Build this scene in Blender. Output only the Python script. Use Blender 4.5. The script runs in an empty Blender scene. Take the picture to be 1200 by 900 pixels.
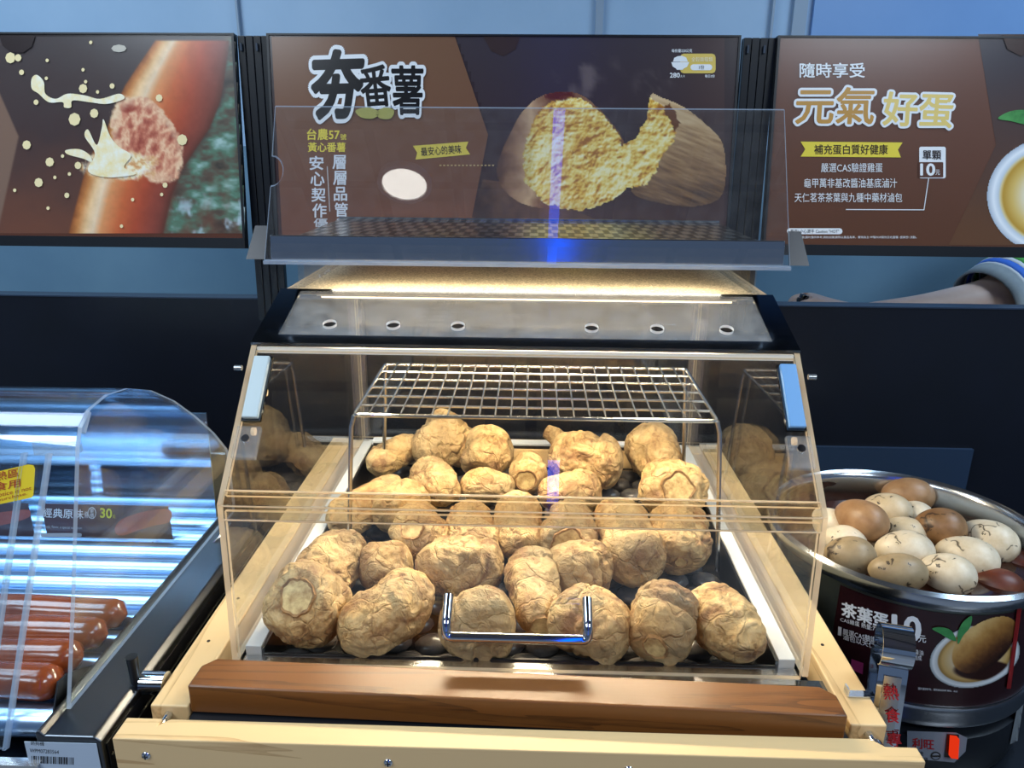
import bpy, bmesh, math, random
import numpy as np
from mathutils import Vector, Matrix, noise
from mathutils.geometry import tessellate_polygon

# ------------------------------------------------------------------ camera, world, lights, exposure
scene = bpy.context.scene
col = scene.collection
FPX, PITCH, YAW, ROLL, CAMZ = 881.6, 0.3117, 0.0273, 0.0079, 0.5174
C_FWD = Vector((-math.sin(YAW)*math.cos(PITCH), math.cos(YAW)*math.cos(PITCH), -math.sin(PITCH)))
_r = Vector((math.cos(YAW), math.sin(YAW), 0)); _u = _r.cross(C_FWD)
C_RIGHT = _r*math.cos(ROLL) + _u*math.sin(ROLL)
C_UP = _u*math.cos(ROLL) - _r*math.sin(ROLL)
C_LOC = Vector((0, 0, CAMZ))
cam_data = bpy.data.cameras.new('camera')
cam_data.sensor_fit = 'HORIZONTAL'; cam_data.sensor_width = 36.0
cam_data.lens = FPX/1200*36.0; cam_data.clip_start = 0.02
cam = bpy.data.objects.new('camera', cam_data); col.objects.link(cam)
cam.matrix_world = Matrix(((C_RIGHT.x, C_UP.x, -C_FWD.x, 0), (C_RIGHT.y, C_UP.y, -C_FWD.y, 0),
                           (C_RIGHT.z, C_UP.z, -C_FWD.z, CAMZ), (0, 0, 0, 1)))
scene.camera = cam
world = bpy.data.worlds.new('shop_air'); scene.world = world; world.use_nodes = True
wbg = world.node_tree.nodes['Background']
wbg.inputs[0].default_value = (0.42, 0.62, 1.0, 1); wbg.inputs[1].default_value = 0.20
scene.view_settings.view_transform = 'Standard'; scene.view_settings.look = 'None'
scene.view_settings.exposure = 0.0; scene.view_settings.gamma = 1.0
scene.view_settings.use_curve_mapping = False
try:
    scene.cycles.transparent_max_bounces = 40; scene.cycles.max_bounces = 14
    scene.cycles.glossy_bounces = 6; scene.cycles.sample_clamp_indirect = 4.0
except Exception:
    pass

def area_light(name, loc, target, sx, sy, power, color, parent=None):
    d = bpy.data.lights.new(name, 'AREA'); d.shape = 'RECTANGLE'; d.size = sx; d.size_y = sy
    d.energy = power; d.color = color
    o = bpy.data.objects.new(name, d); col.objects.link(o); o.location = loc
    o.rotation_euler = (Vector(target)-Vector(loc)).to_track_quat('-Z', 'Y').to_euler()
    return o
# unseen cool white ceiling panels, sized and placed to brighten rollers and posters
CEIL = 1.9
area_light('ceiling_panel_light', (-1.6, .6, CEIL-.03), (-1.6, .6, 0), 1.0, 1.2, 46, (.66, .84, 1))
area_light('ceiling_panel_light', (1.65, .7, CEIL-.03), (1.65, .7, 0), 1.0, 1.0, 38, (.60, .80, 1))
area_light('ceiling_panel_light', (-1.7, -1.2, CEIL-.03), (-1.7, -1.2, 0), 1.0, 1.0, 46, (.78, .89, 1))
area_light('ceiling_panel_light', (1.7, -1.2, CEIL-.03), (1.7, -1.2, 0), 1.0, 1.0, 46, (.78, .89, 1))

# ------------------------------------------------------------------ helpers
def lin(c):
    r = []
    for v in c[:3]:
        v = v/255.0
        r.append(v/12.92 if v <= .04045 else ((v+.055)/1.055)**2.4)
    return (r[0], r[1], r[2], 1.0)

class NT:
    def __init__(s, name):
        s.m = bpy.data.materials.new(name); s.m.use_nodes = True
        s.t = s.m.node_tree; s.t.nodes.clear()
        s.out = s.t.nodes.new('ShaderNodeOutputMaterial')
    def n(s, kind, **kw):
        nd = s.t.nodes.new('ShaderNode'+kind)
        for k, v in kw.items():
            if k.startswith('i_'): nd.inputs[k[2:].replace('_', ' ')].default_value = v
            else: setattr(nd, k, v)
        return nd
    def l(s, a, b): s.t.links.new(a, b)
    def principled(s, color=(200, 200, 200), rough=.5, metal=0., **kw):
        b = s.n('BsdfPrincipled'); b.inputs['Base Color'].default_value = lin(color)
        b.inputs['Roughness'].default_value = rough; b.inputs['Metallic'].default_value = metal
        for k, v in kw.items(): b.inputs[k].default_value = v
        s.l(b.outputs[0], s.out.inputs[0]); return b
    def ramp(s, fac, stops):
        r = s.n('ValToRGB'); e = r.color_ramp.elements
        while len(e) > 1: e.remove(e[-1])
        e[0].position = stops[0][0]; e[0].color = lin(stops[0][1])
        for p, c in stops[1:]:
            k = e.new(p); k.color = lin(c)
        s.l(fac, r.inputs[0]); return r.outputs[0]
    def math(s, op, a, b=None):
        m = s.n('Math', operation=op)
        for i, v in enumerate((a, b)):
            if v is None: continue
            if isinstance(v, (int, float)): m.inputs[i].default_value = v
            else: s.l(v, m.inputs[i])
        return m.outputs[0]
    def coords(s, scale=(1, 1, 1), kind='Object', rot=(0, 0, 0)):
        t = s.n('TexCoord'); mp = s.n('Mapping'); s.l(t.outputs[kind], mp.inputs[0])
        mp.inputs['Scale'].default_value = scale; mp.inputs['Rotation'].default_value = rot
        return mp.outputs[0]
    def noise(s, vec, scale, detail=4, rough=.55, dist=0.):
        t = s.n('TexNoise'); s.l(vec, t.inputs['Vector']); t.inputs['Scale'].default_value = scale
        t.inputs['Detail'].default_value = detail; t.inputs['Roughness'].default_value = rough
        t.inputs['Distortion'].default_value = dist; return t.outputs['Fac']
    def bump(s, h, bsdf, strength=.3, dist=.002):
        b = s.n('Bump'); b.inputs['Strength'].default_value = strength; b.inputs['Distance'].default_value = dist
        s.l(h, b.inputs['Height']); s.l(b.outputs[0], bsdf.inputs['Normal'])

MATS = {}
def plain(color, rough=.5, metal=0., **kw):
    key = ('p', color, rough, metal, tuple(sorted(kw.items())))
    if key not in MATS:
        t = NT('plain'); t.principled(color, rough, metal, **kw); MATS[key] = t.m
    return MATS[key]
def mottled(c1, c2, scale, rough=.5, metal=0., stretch=(1, 1, 1), lo=.35, hi=.65, detail=5, bump=0., kind='Object', dist=0.):
    key = ('m', c1, c2, scale, rough, metal, stretch, lo, hi, bump, kind)
    if key not in MATS:
        t = NT('mottled'); b = t.principled(c1, rough, metal)
        f = t.noise(t.coords(stretch, kind), scale, detail, .6, dist)
        t.l(t.ramp(f, [(lo, c1), (hi, c2)]), b.inputs['Base Color'])
        if bump: t.bump(f, b, bump, .001)
        MATS[key] = t.m
    return MATS[key]

def acrylic_material(name, tint=(.975, .985, .985), rough=.0, haze=0., f0=.04):
    t = NT(name)
    tr = t.n('BsdfTransparent'); tr.inputs[0].default_value = (*tint, 1)
    gl = t.n('BsdfGlossy'); gl.inputs['Roughness'].default_value = rough; gl.inputs[0].default_value = (1, 1, 1, 1)
    lw = t.n('LayerWeight'); lw.inputs[0].default_value = .5
    p5 = t.math('POWER', lw.outputs['Facing'], 5.0)
    fr = t.math('ADD', t.math('MULTIPLY', p5, 1-f0), f0)
    mx = t.n('MixShader'); t.l(fr, mx.inputs[0]); t.l(tr.outputs[0], mx.inputs[1]); t.l(gl.outputs[0], mx.inputs[2])
    last = mx.outputs[0]
    if haze:
        df = t.n('BsdfDiffuse'); df.inputs[0].default_value = (.85, .85, .85, 1)
        nz = t.noise(t.coords(), 60, 3); hz = t.math('MULTIPLY', nz, haze*2)
        m2 = t.n('MixShader'); t.l(hz, m2.inputs[0]); t.l(last, m2.inputs[1]); t.l(df.outputs[0], m2.inputs[2])
        last = m2.outputs[0]
    t.l(last, t.out.inputs[0]); return t.m
def edge_material(name, color, opac=.6):  # sheet edges: the light they gather is put into the pale colour
    t = NT(name); tr = t.n('BsdfTransparent'); tr.inputs[0].default_value = (.95, .93, .9, 1)
    b = t.n('BsdfPrincipled'); b.inputs['Base Color'].default_value = lin(color); b.inputs['Roughness'].default_value = .12
    tl = t.n('BsdfTranslucent'); tl.inputs[0].default_value = lin(color)
    m1 = t.n('MixShader'); m1.inputs[0].default_value = .45; t.l(b.outputs[0], m1.inputs[1]); t.l(tl.outputs[0], m1.inputs[2])
    m = t.n('MixShader'); m.inputs[0].default_value = opac; t.l(tr.outputs[0], m.inputs[1]); t.l(m1.outputs[0], m.inputs[2])
    t.l(m.outputs[0], t.out.inputs[0]); return t.m
def emission(name, color, strength):
    t = NT(name); e = t.n('Emission'); e.inputs[0].default_value = (*color, 1); e.inputs[1].default_value = strength
    t.l(e.outputs[0], t.out.inputs[0]); return t.m
def wood(name, light, dark, axis='X', ring=26, rough=.45, knots=True):
    t = NT(name); b = t.principled(light, rough)
    sc = {'X': (.06, 1, 1), 'Y': (1, .06, 1), 'Z': (1, 1, .06)}[axis]
    v = t.coords(sc); big = t.noise(v, ring*.45, 3, .5, 1.2)
    w = t.math('FRACT', t.math('MULTIPLY', big, 7.0))
    fine = t.noise(v, ring*14, 4, .7)
    f = t.math('ADD', t.math('MULTIPLY', w, .55), t.math('MULTIPLY', fine, .45))
    mid = tuple(int(light[i]*.55+dark[i]*.45) for i in range(3))
    t.l(t.ramp(f, [(.15, light), (.62, mid if not knots else light), (.9, dark)]), b.inputs['Base Color'])
    t.bump(fine, b, .12, .0006); return t.m
def steel(name, color, rough=.22, aniso_axis=None, scratch=.06):
    t = NT(name); b = t.principled(color, rough, 1.0)
    sc = {'X': (2, 120, 120), 'Y': (120, 2, 120), 'Z': (120, 120, 2), None: (30, 30, 30)}[aniso_axis]
    f = t.noise(t.coords(sc), 3, 4, .6)
    t.l(t.math('ADD', t.math('MULTIPLY', f, scratch*2), max(rough-scratch, 0.02)), b.inputs['Roughness'])
    t.bump(f, b, .04, .0005); return t.m

class MB:
    """collects shapes for ONE mesh object"""
    def __init__(s): s.v = []; s.f = []; s.mi = []
    def add(s, vs, fs, mi=0):
        o = len(s.v); s.v += [Vector(p) for p in vs]
        for k, f in enumerate(fs):
            s.f.append([i+o for i in f]); s.mi.append(mi[k] if isinstance(mi, (list, tuple)) else mi)
        return s
    def hexa(s, p, mi=0):
        return s.add(p, [(0, 3, 2, 1), (4, 5, 6, 7), (0, 1, 5, 4), (1, 2, 6, 5), (2, 3, 7, 6), (3, 0, 4, 7)], mi)
    def box(s, a, b, mi=0):
        (x0, y0, z0), (x1, y1, z1) = a, b
        return s.hexa([(x0, y0, z0), (x1, y0, z0), (x1, y1, z0), (x0, y1, z0), (x0, y0, z1), (x1, y0, z1), (x1, y1, z1), (x0, y1, z1)], mi)
    def prism(s, pts, vec, cap=0, side=0):
        pts = [Vector(p) for p in pts]; vec = Vector(vec); n = len(pts)
        tris = tessellate_polygon([pts])
        s.add(pts+[p+vec for p in pts], [tuple(t) for t in tris]+[tuple(i+n for i in reversed(t)) for t in tris]
              + [(i, (i+1) % n, (i+1) % n+n, i+n) for i in range(n)], [cap]*(2*len(tris))+[side]*n)
        return s
    def sheet(s, a, b, c, d, th, cap=0, side=0):
        a, b, c, d = map(Vector, (a, b, c, d)); n = (b-a).cross(d-a).normalized()*th
        return s.prism([a, b, c, d], n, cap, side)
    def ring_tube(s, rings, mi=0, caps=True):
        n = len(rings[0]); o = [p for r in rings for p in r]; fs = []
        for k in range(len(rings)-1):
            for i in range(n):
                j = (i+1) % n; fs.append((k*n+i, k*n+j, (k+1)*n+j, (k+1)*n+i))
        if caps: fs.append(tuple(reversed(range(n)))); fs.append(tuple((len(rings)-1)*n+i for i in range(n)))
        return s.add(o, fs, mi)
    def tube(s, path, r, n=10, mi=0, caps=True):
        path = [Vector(p) for p in path]; rs = r if isinstance(r, (list, tuple)) else [r]*len(path)
        rings = []; up = None
        for i, p in enumerate(path):
            d = (path[min(i+1, len(path)-1)]-path[max(i-1, 0)]).normalized()
            if up is None: up = Vector((0, 0, 1)) if abs(d.z) < .9 else Vector((1, 0, 0))
            a = d.cross(up).normalized(); b = a.cross(d).normalized(); up = b
            rings.append([p+(a*math.cos(2*math.pi*k/n)+b*math.sin(2*math.pi*k/n))*rs[i] for k in range(n)])
        return s.ring_tube(rings, mi, caps)
    def lathe(s, prof, c=(0, 0, 0), n=64, mi=0, closed=False):
        c = Vector(c); rings = [[c+Vector((r*math.cos(2*math.pi*k/n), r*math.sin(2*math.pi*k/n), z)) for k in range(n)] for r, z in prof]
        if closed: rings.append(rings[0])
        return s.ring_tube(rings, mi, False)
    def ball(s, c, r, sc=(1, 1, 1), n=16, m=10, mi=0):
        c = Vector(c); rings = []
        for j in range(m+1):
            a = math.pi*j/m; rr = max(math.sin(a), 1e-3)*r; z = -math.cos(a)*r
            rings.append([c+Vector((rr*math.cos(2*math.pi*k/n)*sc[0], rr*math.sin(2*math.pi*k/n)*sc[1], z*sc[2])) for k in range(n)])
        return s.ring_tube(rings, mi, True)

def fillet(path, r=.01, n=5):
    path = [Vector(p) for p in path]; out = [path[0]]
    for i in range(1, len(path)-1):
        a, b, c = path[i-1], path[i], path[i+1]
        da = (a-b); dc = (c-b); k = min(r, da.length*.45, dc.length*.45)
        p, q = b+da.normalized()*k, b+dc.normalized()*k
        for j in range(n+1):
            t = j/n; out.append(p*(1-t)**2+b*2*t*(1-t)+q*t*t)
    out.append(path[-1]); return out

def obj(name, mb, mat, parent=None, smooth=False, bevel=0, seg=2, angle=40):
    me = bpy.data.meshes.new(name)
    mats = mat if isinstance(mat, (list, tuple)) else [mat]
    xs = [p.x for p in mb.v]; ys = [p.y for p in mb.v]; zs = [p.z for p in mb.v]
    org = Vector(((min(xs)+max(xs))/2, (min(ys)+max(ys))/2, min(zs)))
    me.from_pydata([tuple(p-org) for p in mb.v], [], mb.f)
    for m in mats: me.materials.append(m)
    me.polygons.foreach_set('material_index', mb.mi)
    bm = bmesh.new(); bm.from_mesh(me); bmesh.ops.remove_doubles(bm, verts=bm.verts, dist=1e-6)
    bmesh.ops.recalc_face_normals(bm, faces=bm.faces); bm.to_mesh(me); bm.free()
    if smooth:
        me.polygons.foreach_set('use_smooth', [True]*len(me.polygons))
        me.set_sharp_from_angle(angle=math.radians(angle))
    o = bpy.data.objects.new(name, me); col.objects.link(o); o.location = org
    if parent is not None:
        o.parent = parent; o.matrix_parent_inverse = Matrix.Translation(-ORG[parent.name])
    ORG[o.name] = org
    if bevel:
        b = o.modifiers.new('bevel', 'BEVEL'); b.width = bevel; b.segments = seg; b.limit_method = 'ANGLE'
    return o
ORG = {}
def thing(name, label, cat, loc=(0, 0, 0), group=None):
    o = bpy.data.objects.new(name, None); col.objects.link(o); o.location = loc; o.empty_display_size = .03
    ORG[o.name] = Vector(loc); return tag(o, label, cat, group)
def tag(o, label, cat, group=None):
    o['label'] = label; o['category'] = cat
    if group: o['group'] = group
    return o
def struct(name, mb, mat, **kw):
    o = obj(name, mb, mat, **kw); o['kind'] = 'structure'; return o

def ray(px, py): return C_FWD + C_RIGHT*((px-600)/FPX) + C_UP*((450-py)/FPX)
def at_y(px, py, y): d = ray(px, py); return C_LOC+d*(y/d.y)
def at_z(px, py, z): d = ray(px, py); return C_LOC+d*((z-CAMZ)/d.z)
def plane_map(p0, nrm):
    p0 = Vector(p0); nrm = Vector(nrm).normalized()
    def f(px, py, lift=0.):
        d = ray(px, py); return C_LOC+d*((p0-C_LOC).dot(nrm)/d.dot(nrm))+nrm*lift
    return f

def smooth_loop(pts, k=6):
    n = len(pts); out = []
    for i in range(n):
        p0, p1, p2, p3 = [Vector((*pts[(i+j) % n], 0)) for j in (-1, 0, 1, 2)]
        for j in range(k):
            t = j/k
            q = .5*((2*p1)+(p2-p0)*t+(2*p0-5*p1+4*p2-p3)*t*t+(3*p1-p0-3*p2+p3)*t**3)
            out.append((q.x, q.y))
    return out
LIFT = .00025
def flat(name, pts, mp, layer, mat, parent, curved=False, mb=None):
    """a printed shape: outline in picture measurements laid on surface mp"""
    if curved: pts = smooth_loop(pts)
    own = mb is None; mb = mb or MB()
    v2 = [Vector((x, y, 0)) for x, y in pts]
    if getattr(mp, 'curved', False):
        bm = bmesh.new(); bv = [bm.verts.new(v) for v in v2]
        for t_ in tessellate_polygon([v2]):
            try: bm.faces.new([bv[i] for i in t_])
            except ValueError: pass
        for _ in range(4):
            es = [e for e in bm.edges if e.calc_length() > 5]
            if not es: break
            bmesh.ops.subdivide_edges(bm, edges=es, cuts=1, use_grid_fill=True)
        bmesh.ops.triangulate(bm, faces=bm.faces); bm.verts.index_update()
        mb.add([mp(v.co.x, v.co.y, layer*LIFT) for v in bm.verts], [tuple(v.index for v in f.verts) for f in bm.faces]); bm.free()
        return obj(name, mb, mat, parent) if own else None
    mb.add([mp(x, y, layer*LIFT) for x, y in pts], [tuple(t) for t in tessellate_polygon([v2])])
    return obj(name, mb, mat, parent) if own else None
GLYPH = {}
def glyphs(body):
    if body not in GLYPH:
        c = bpy.data.curves.new('lettering', 'FONT'); c.body = body; c.resolution_u = 3; c.space_line = .95; c.align_x = 'CENTER'
        o = bpy.data.objects.new('lettering', c); col.objects.link(o); bpy.context.view_layer.update()
        me = bpy.data.meshes.new_from_object(o.evaluated_get(bpy.context.evaluated_depsgraph_get()))
        vs = [v.co.copy() for v in me.vertices]; fs = [tuple(p.vertices) for p in me.polygons]
        bpy.data.objects.remove(o); bpy.data.curves.remove(c); bpy.data.meshes.remove(me)
        x0 = min(v.x for v in vs); x1 = max(v.x for v in vs); y0 = min(v.y for v in vs); y1 = max(v.y for v in vs)
        GLYPH[body] = (vs, fs, x0, y0, x1-x0, y1-y0)
    return GLYPH[body]
def lettering(body, quad, mp, layer, mat, parent, bold=0., outline=None, outline_r=.06, name='lettering'):
    """flat printed writing; quad = (x0,y0,x1,y1) or four corners tl,tr,br,bl"""
    vs, fs, x0, y0, w, h = glyphs(body)
    if len(quad) == 4 and not isinstance(quad[0], (tuple, list)):
        a, b, c, d = quad; quad = [(a, b), (c, b), (c, d), (a, d)]
    def place(p, lay):
        u = (p.x-x0)/w; v = (p.y-y0)/h
        tl, tr, br, bl = quad
        X = (bl[0]*(1-u)+br[0]*u)*(1-v)+(tl[0]*(1-u)+tr[0]*u)*v
        Y = (bl[1]*(1-u)+br[1]*u)*(1-v)+(tl[1]*(1-u)+tr[1]*u)*v
        return mp(X, Y, lay*LIFT)
    def build(rad, lay, m, nm, par):
        mb = MB(); k = 1 if rad == 0 else (6 if rad < .04 else 22)
        shifts = [(0, 0)] if rad == 0 else [(rad*math.cos(2*math.pi*i/k), rad*math.sin(2*math.pi*i/k)) for i in range(k)]
        if rad >= .05: shifts += [(.5*a, .5*b) for a, b in shifts]
        for i, (a, b) in enumerate(shifts):
            mb.add([place(v+Vector((a, b, 0)), lay+i*.004) for v in vs], fs)
        return obj(nm, mb, m, par)
    o = build(bold, layer, mat, name, parent)
    if outline is not None: build(bold+outline_r, layer-.6, outline, 'letter_outline', parent)
    return o

def vnoise(x, y, seed=0):
    xi = np.floor(x); yi = np.floor(y); xf = x-xi; yf = y-yi
    h = lambda a, b: np.modf(np.abs(np.sin(a*127.1+b*311.7+seed*74.7)*43758.5453))[0]
    u = xf*xf*(3-2*xf); v = yf*yf*(3-2*yf)
    return (h(xi, yi)*(1-u)+h(xi+1, yi)*u)*(1-v)+(h(xi, yi+1)*(1-u)+h(xi+1, yi+1)*u)*v
def fbm(x, y, seed=0, o=4):
    r = 0; a = .5; t = 0
    for i in range(o): r = r+a*vnoise(x, y, seed+i); t += a; x = x*2.03; y = y*2.03; a *= .55
    return r/t
def cells(x, y, seed=0):
    xi = np.floor(x); yi = np.floor(y); d1 = np.full(x.shape, 9.); d2 = np.full(x.shape, 9.)
    h = lambda a, b, k: np.modf(np.abs(np.sin(a*127.1+b*311.7+k*74.7+seed)*43758.5453))[0]
    for i in (-1, 0, 1):
        for j in (-1, 0, 1):
            d = np.hypot(xi+i+h(xi+i, yi+j, 1)-x, yi+j+h(xi+i, yi+j, 2)-y)
            d2 = np.minimum(d2, np.maximum(d, d1)); d1 = np.minimum(d1, d)
    return d1, d2
def grad(t, stops):
    xs_ = [q[0] for q in stops]; return np.stack([np.interp(t, xs_, [q[1][k] for q in stops]) for k in range(3)], -1)
def over(c, col_, m): m = np.clip(m, 0, 1)[..., None]; return c*(1-m)+col_*m
def sstep(a, b_, t): t = np.clip((t-a)/(b_-a), 0, 1); return t*t*(3-2*t)
_pm = []
def picture(name, box, step, func, mp, layer, parent, rough=.22):
    """a printed photograph: fine grid whose colour attribute holds the ink colours (sRGB 0-255 from func; mask cuts it out)"""
    if not _pm:
        t = NT('printed_picture'); pb = t.principled((128, 128, 128), rough); at = t.n('Attribute', attribute_name='ink'); t.l(at.outputs['Color'], pb.inputs['Base Color']); _pm.append(t.m)
    x0, y0, x1, y1 = box; nx = int((x1-x0)/step)+1; ny = int((y1-y0)/step)+1
    X, Y = np.meshgrid(np.linspace(x0, x1, nx), np.linspace(y0, y1, ny)); rgb, mask = func(X, Y)
    c = np.clip(rgb/255., 0, 1); c = np.where(c <= .04045, c/12.92, ((c+.055)/1.055)**2.4)
    keep = mask > .5; idx = -np.ones(X.shape, int); vs = []; cl = []; fs = []
    need = np.zeros(X.shape, bool)
    fm = keep[:-1, :-1] & keep[1:, :-1] & keep[:-1, 1:] & keep[1:, 1:]
    need[:-1, :-1] |= fm; need[1:, :-1] |= fm; need[:-1, 1:] |= fm; need[1:, 1:] |= fm
    for j, i in zip(*np.nonzero(need)):
        idx[j, i] = len(vs); vs.append(mp(X[j, i], Y[j, i], layer*LIFT)); cl.append((*c[j, i], 1.))
    for j, i in zip(*np.nonzero(fm)): fs.append((idx[j, i], idx[j+1, i], idx[j+1, i+1], idx[j, i+1]))
    me = bpy.data.meshes.new(name); org = vs[0].copy(); me.from_pydata([tuple(v-org) for v in vs], [], [tuple(int(k) for k in f) for f in fs]); me.materials.append(_pm[0])
    at = me.color_attributes.new('ink', 'FLOAT_COLOR', 'POINT'); at.data.foreach_set('color', np.array(cl, dtype=np.float32).ravel())
    me.polygons.foreach_set('use_smooth', [True]*len(me.polygons))
    o = bpy.data.objects.new(name, me); col.objects.link(o); o.location = org; o.parent = parent; o.matrix_parent_inverse = Matrix.Translation(-ORG[parent.name]); ORG[o.name] = org
    return o

# ------------------------------------------------------------------ materials
M = {}
M['acrylic'] = acrylic_material('clear_acrylic', haze=.0012, f0=.05)
M['hinge'] = acrylic_material('hinge_acrylic', (.95, .94, .92), .03, .02, .07)
M['cover'] = acrylic_material('blue_clear_acrylic', (.90, .955, .99), .02, .006, .05)
M['guard'] = acrylic_material('scratched_acrylic', (.96, .965, .97), .01, .014, .045)
M['dusty'] = acrylic_material('dusty_acrylic', (.93, .93, .92), .08, .10, .05)
M['edge'] = edge_material('acrylic_edge', (250, 226, 190), .72)
M['edge_cool'] = edge_material('acrylic_edge_cool', (205, 220, 240), .5)
M['steel'] = steel('brushed_steel', (200, 200, 200), .2, 'X')
M['steel_dark'] = steel('polished_dark_steel', (92, 98, 106), .12, None, .03)
M['chrome'] = plain((215, 220, 226), .06, 1.)
M['wire'] = plain((225, 225, 222), .22, 1.)
M['black'] = mottled((5, 10, 22), (7, 13, 27), 8, .42)
M['blackm'] = plain((14, 18, 24), .35)
M['white'] = plain((232, 234, 236), .4)
M['pine_x'] = wood('pine_along_x', (226, 190, 136), (176, 132, 80), 'X', 22)
M['pine_y'] = wood('pine_along_y', (226, 190, 136), (176, 132, 80), 'Y', 22)
M['pine_z'] = wood('pine_along_z', (222, 188, 136), (170, 128, 80), 'Z', 22)
M['walnut'] = wood('walnut', (122, 74, 32), (60, 32, 14), 'X', 30, .35)

# ------------------------------------------------------------------ the shop around
wall_m = mottled((160, 192, 222), (172, 202, 230), 2.5, .45)
b = MB().box((-3.5, 2.2, -.85), (3.5, 2.3, CEIL)); struct('wall_back', b, wall_m)
for i, (x, w) in enumerate(((-.80, .006), (.163, .02), (.615, .006), (.685, .035))):
    b = MB().box((x-w/2, 2.185, -.85), (x+w/2, 2.2, CEIL)); struct('trim_%d' % (i+1), b, plain((150, 170, 190), .4))
b = MB().box((.72, 2.188, -.85), (1.9, 2.2, CEIL)); struct('wall_panel_back', b, mottled((118, 160, 214), (128, 170, 222), 2, .35))  # blue light on the right of the wall is put into this colour
b = MB().box((-3.5, 2.14, -.85), (3.5, 2.184, .50)); struct('wall_lower_shade', b, mottled((104, 138, 164), (114, 148, 172), 3, .35))  # added board; the shade under the posters is in its darker colour
b = MB().box((-3.5, -6, -.9), (3.5, 2.3, -.85)); struct('floor', b, mottled((120, 122, 126), (134, 136, 140), 6, .4))
t = NT('ceiling_tiles'); pb = t.principled((150, 140, 130), .7)
br = t.n('TexBrick'); br.offset = 0; br.inputs['Scale'].default_value = 1.0
br.inputs['Brick Width'].default_value = .3; br.inputs['Row Height'].default_value = .3; br.inputs['Mortar Size'].default_value = .02
br.inputs['Color1'].default_value = lin((160, 140, 122)); br.inputs['Color2'].default_value = lin((150, 132, 116)); br.inputs['Mortar'].default_value = lin((60, 50, 46))
t.l(t.coords(), br.inputs['Vector']); t.l(br.outputs['Color'], pb.inputs['Base Color'])
b = MB().box((-3.5, -6, CEIL), (3.5, 2.3, CEIL+.05)); struct('ceiling', b, t.m)
# round downlight in the ceiling behind the viewer, mirrored in the acrylic guard
dl = thing('downlight', 'round white ceiling downlight mirrored in the acrylic guard', 'downlight', (-.503, -.625, CEIL-.02))
obj('diffuser', MB().lathe([(.0005, 0), (.085, 0), (.085, .008), (.0005, .008)], (-.503, -.625, CEIL-.02), 40), emission('downlight_glow', (1, .97, .9), 9), dl)
obj('trim_ring', MB().lathe([(.088, -.004), (.105, -.004), (.105, .02), (.088, .02)], (-.503, -.625, CEIL-.02), 40, closed=True), M['white'], dl, True)
# blue LED strip on ceiling and pillar behind the viewer
led = thing('led_strip', 'blue light strip on the ceiling mirrored as a vertical line', 'light strip', (.1, -1.5, -.2))
blue = emission('blue_led', (.0, .09, 1.0), 5)
obj('ceiling_run', MB().box((.06, -1.5, CEIL-.02), (.10, .0, CEIL-.005)), blue, led)
obj('pillar_run', MB().box((.085, -1.52, -.25), (.135, -1.5, CEIL)), blue, led)
# black partition
b = MB().box((-2.2, 1.36, -.85), (2.2, 1.39, .236)); struct('wall_partition', b, M['black'])
b = MB().box((-2.2, 1.358, .236), (2.2, 1.392, .2385)); struct('trim_5', b, plain((44, 58, 78), .35))  # the partition's lit top edge is put into this added strip's colour

# ------------------------------------------------------------------ display posts
PN = Vector((0, -.9929, .1193)); PP0 = Vector((0, 1.345, .5185))
PQ = plane_map(PP0, PN)
def post(x, label):
    t = thing('display_post', label, 'post', (x, 1.37, -.3), 'black posts between the posters')
    for k in range(4):
        xx = x-.0255+k*.0135
        mb = MB().hexa([(xx, 1.345, .2), (xx+.0125, 1.345, .2), (xx+.0125, 1.358, .2), (xx, 1.358, .2),
                        (xx, 1.372, .684), (xx+.0125, 1.372, .684), (xx+.0125, 1.39, .684), (xx, 1.39, .684)])
        obj('channel', mb, M['blackm'], t, bevel=.001)
    obj('core', MB().hexa([(x-.0255, 1.352, .2), (x+.0255, 1.352, .2), (x+.0255, 1.358, .2), (x-.0255, 1.358, .2),
                           (x-.0255, 1.38, .68), (x+.0255, 1.38, .68), (x+.0255, 1.388, .68), (x-.0255, 1.388, .68)]), plain((4, 5, 8), .6), t)
    for z in (.66,):
        for k in (0, 2):
            obj('slot', MB().box((x-.0205+k*.0135, 1.366, z), (x-.0175+k*.0135, 1.3695, z+.012)), plain((60, 70, 84), .4), t)
    return t
post(-.480, 'black slotted post between sausage poster and sweet potato poster')
post(.3685, 'black slotted post between sweet potato poster and egg poster')

# ------------------------------------------------------------------ posters
def poster(name, label, x0, x1, bg):
    t = thing(name, label, 'poster', ((x0+x1)/2, 1.33, .34))
    up = Vector((0, .1193, .9929)); o = Vector((0, 1.325, .352))
    def P(x, s, d): return o+Vector((x, 0, 0))+up*s-PN*d
    mb = MB()
    for (a, b_, s0, s1, d0, d1) in ((x0-.004, x1+.004, -.018, .0, -.004, .014), (x0-.004, x1+.004, .334, .337, -.002, .014),
                                    (x0-.004, x0, 0, .334, -.002, .014), (x1, x1+.004, 0, .334, -.002, .014), (x0, x1, 0, .334, .006, .014)):
        mb.hexa([P(a, s0, d0), P(b_, s0, d0), P(b_, s0, d1), P(a, s0, d1), P(a, s1, d0), P(b_, s1, d0), P(b_, s1, d1), P(a, s1, d1)])
    obj('frame', mb, M['blackm'], t)
    mb = MB().hexa([P(x0, 0, 0), P(x1, 0, 0), P(x1, 0, .0055), P(x0, 0, .0055), P(x0, .334, 0), P(x1, .334, 0), P(x1, .334, .0055), P(x0, .334, .0055)])
    obj('print', mb, bg, t)
    return t
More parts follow.
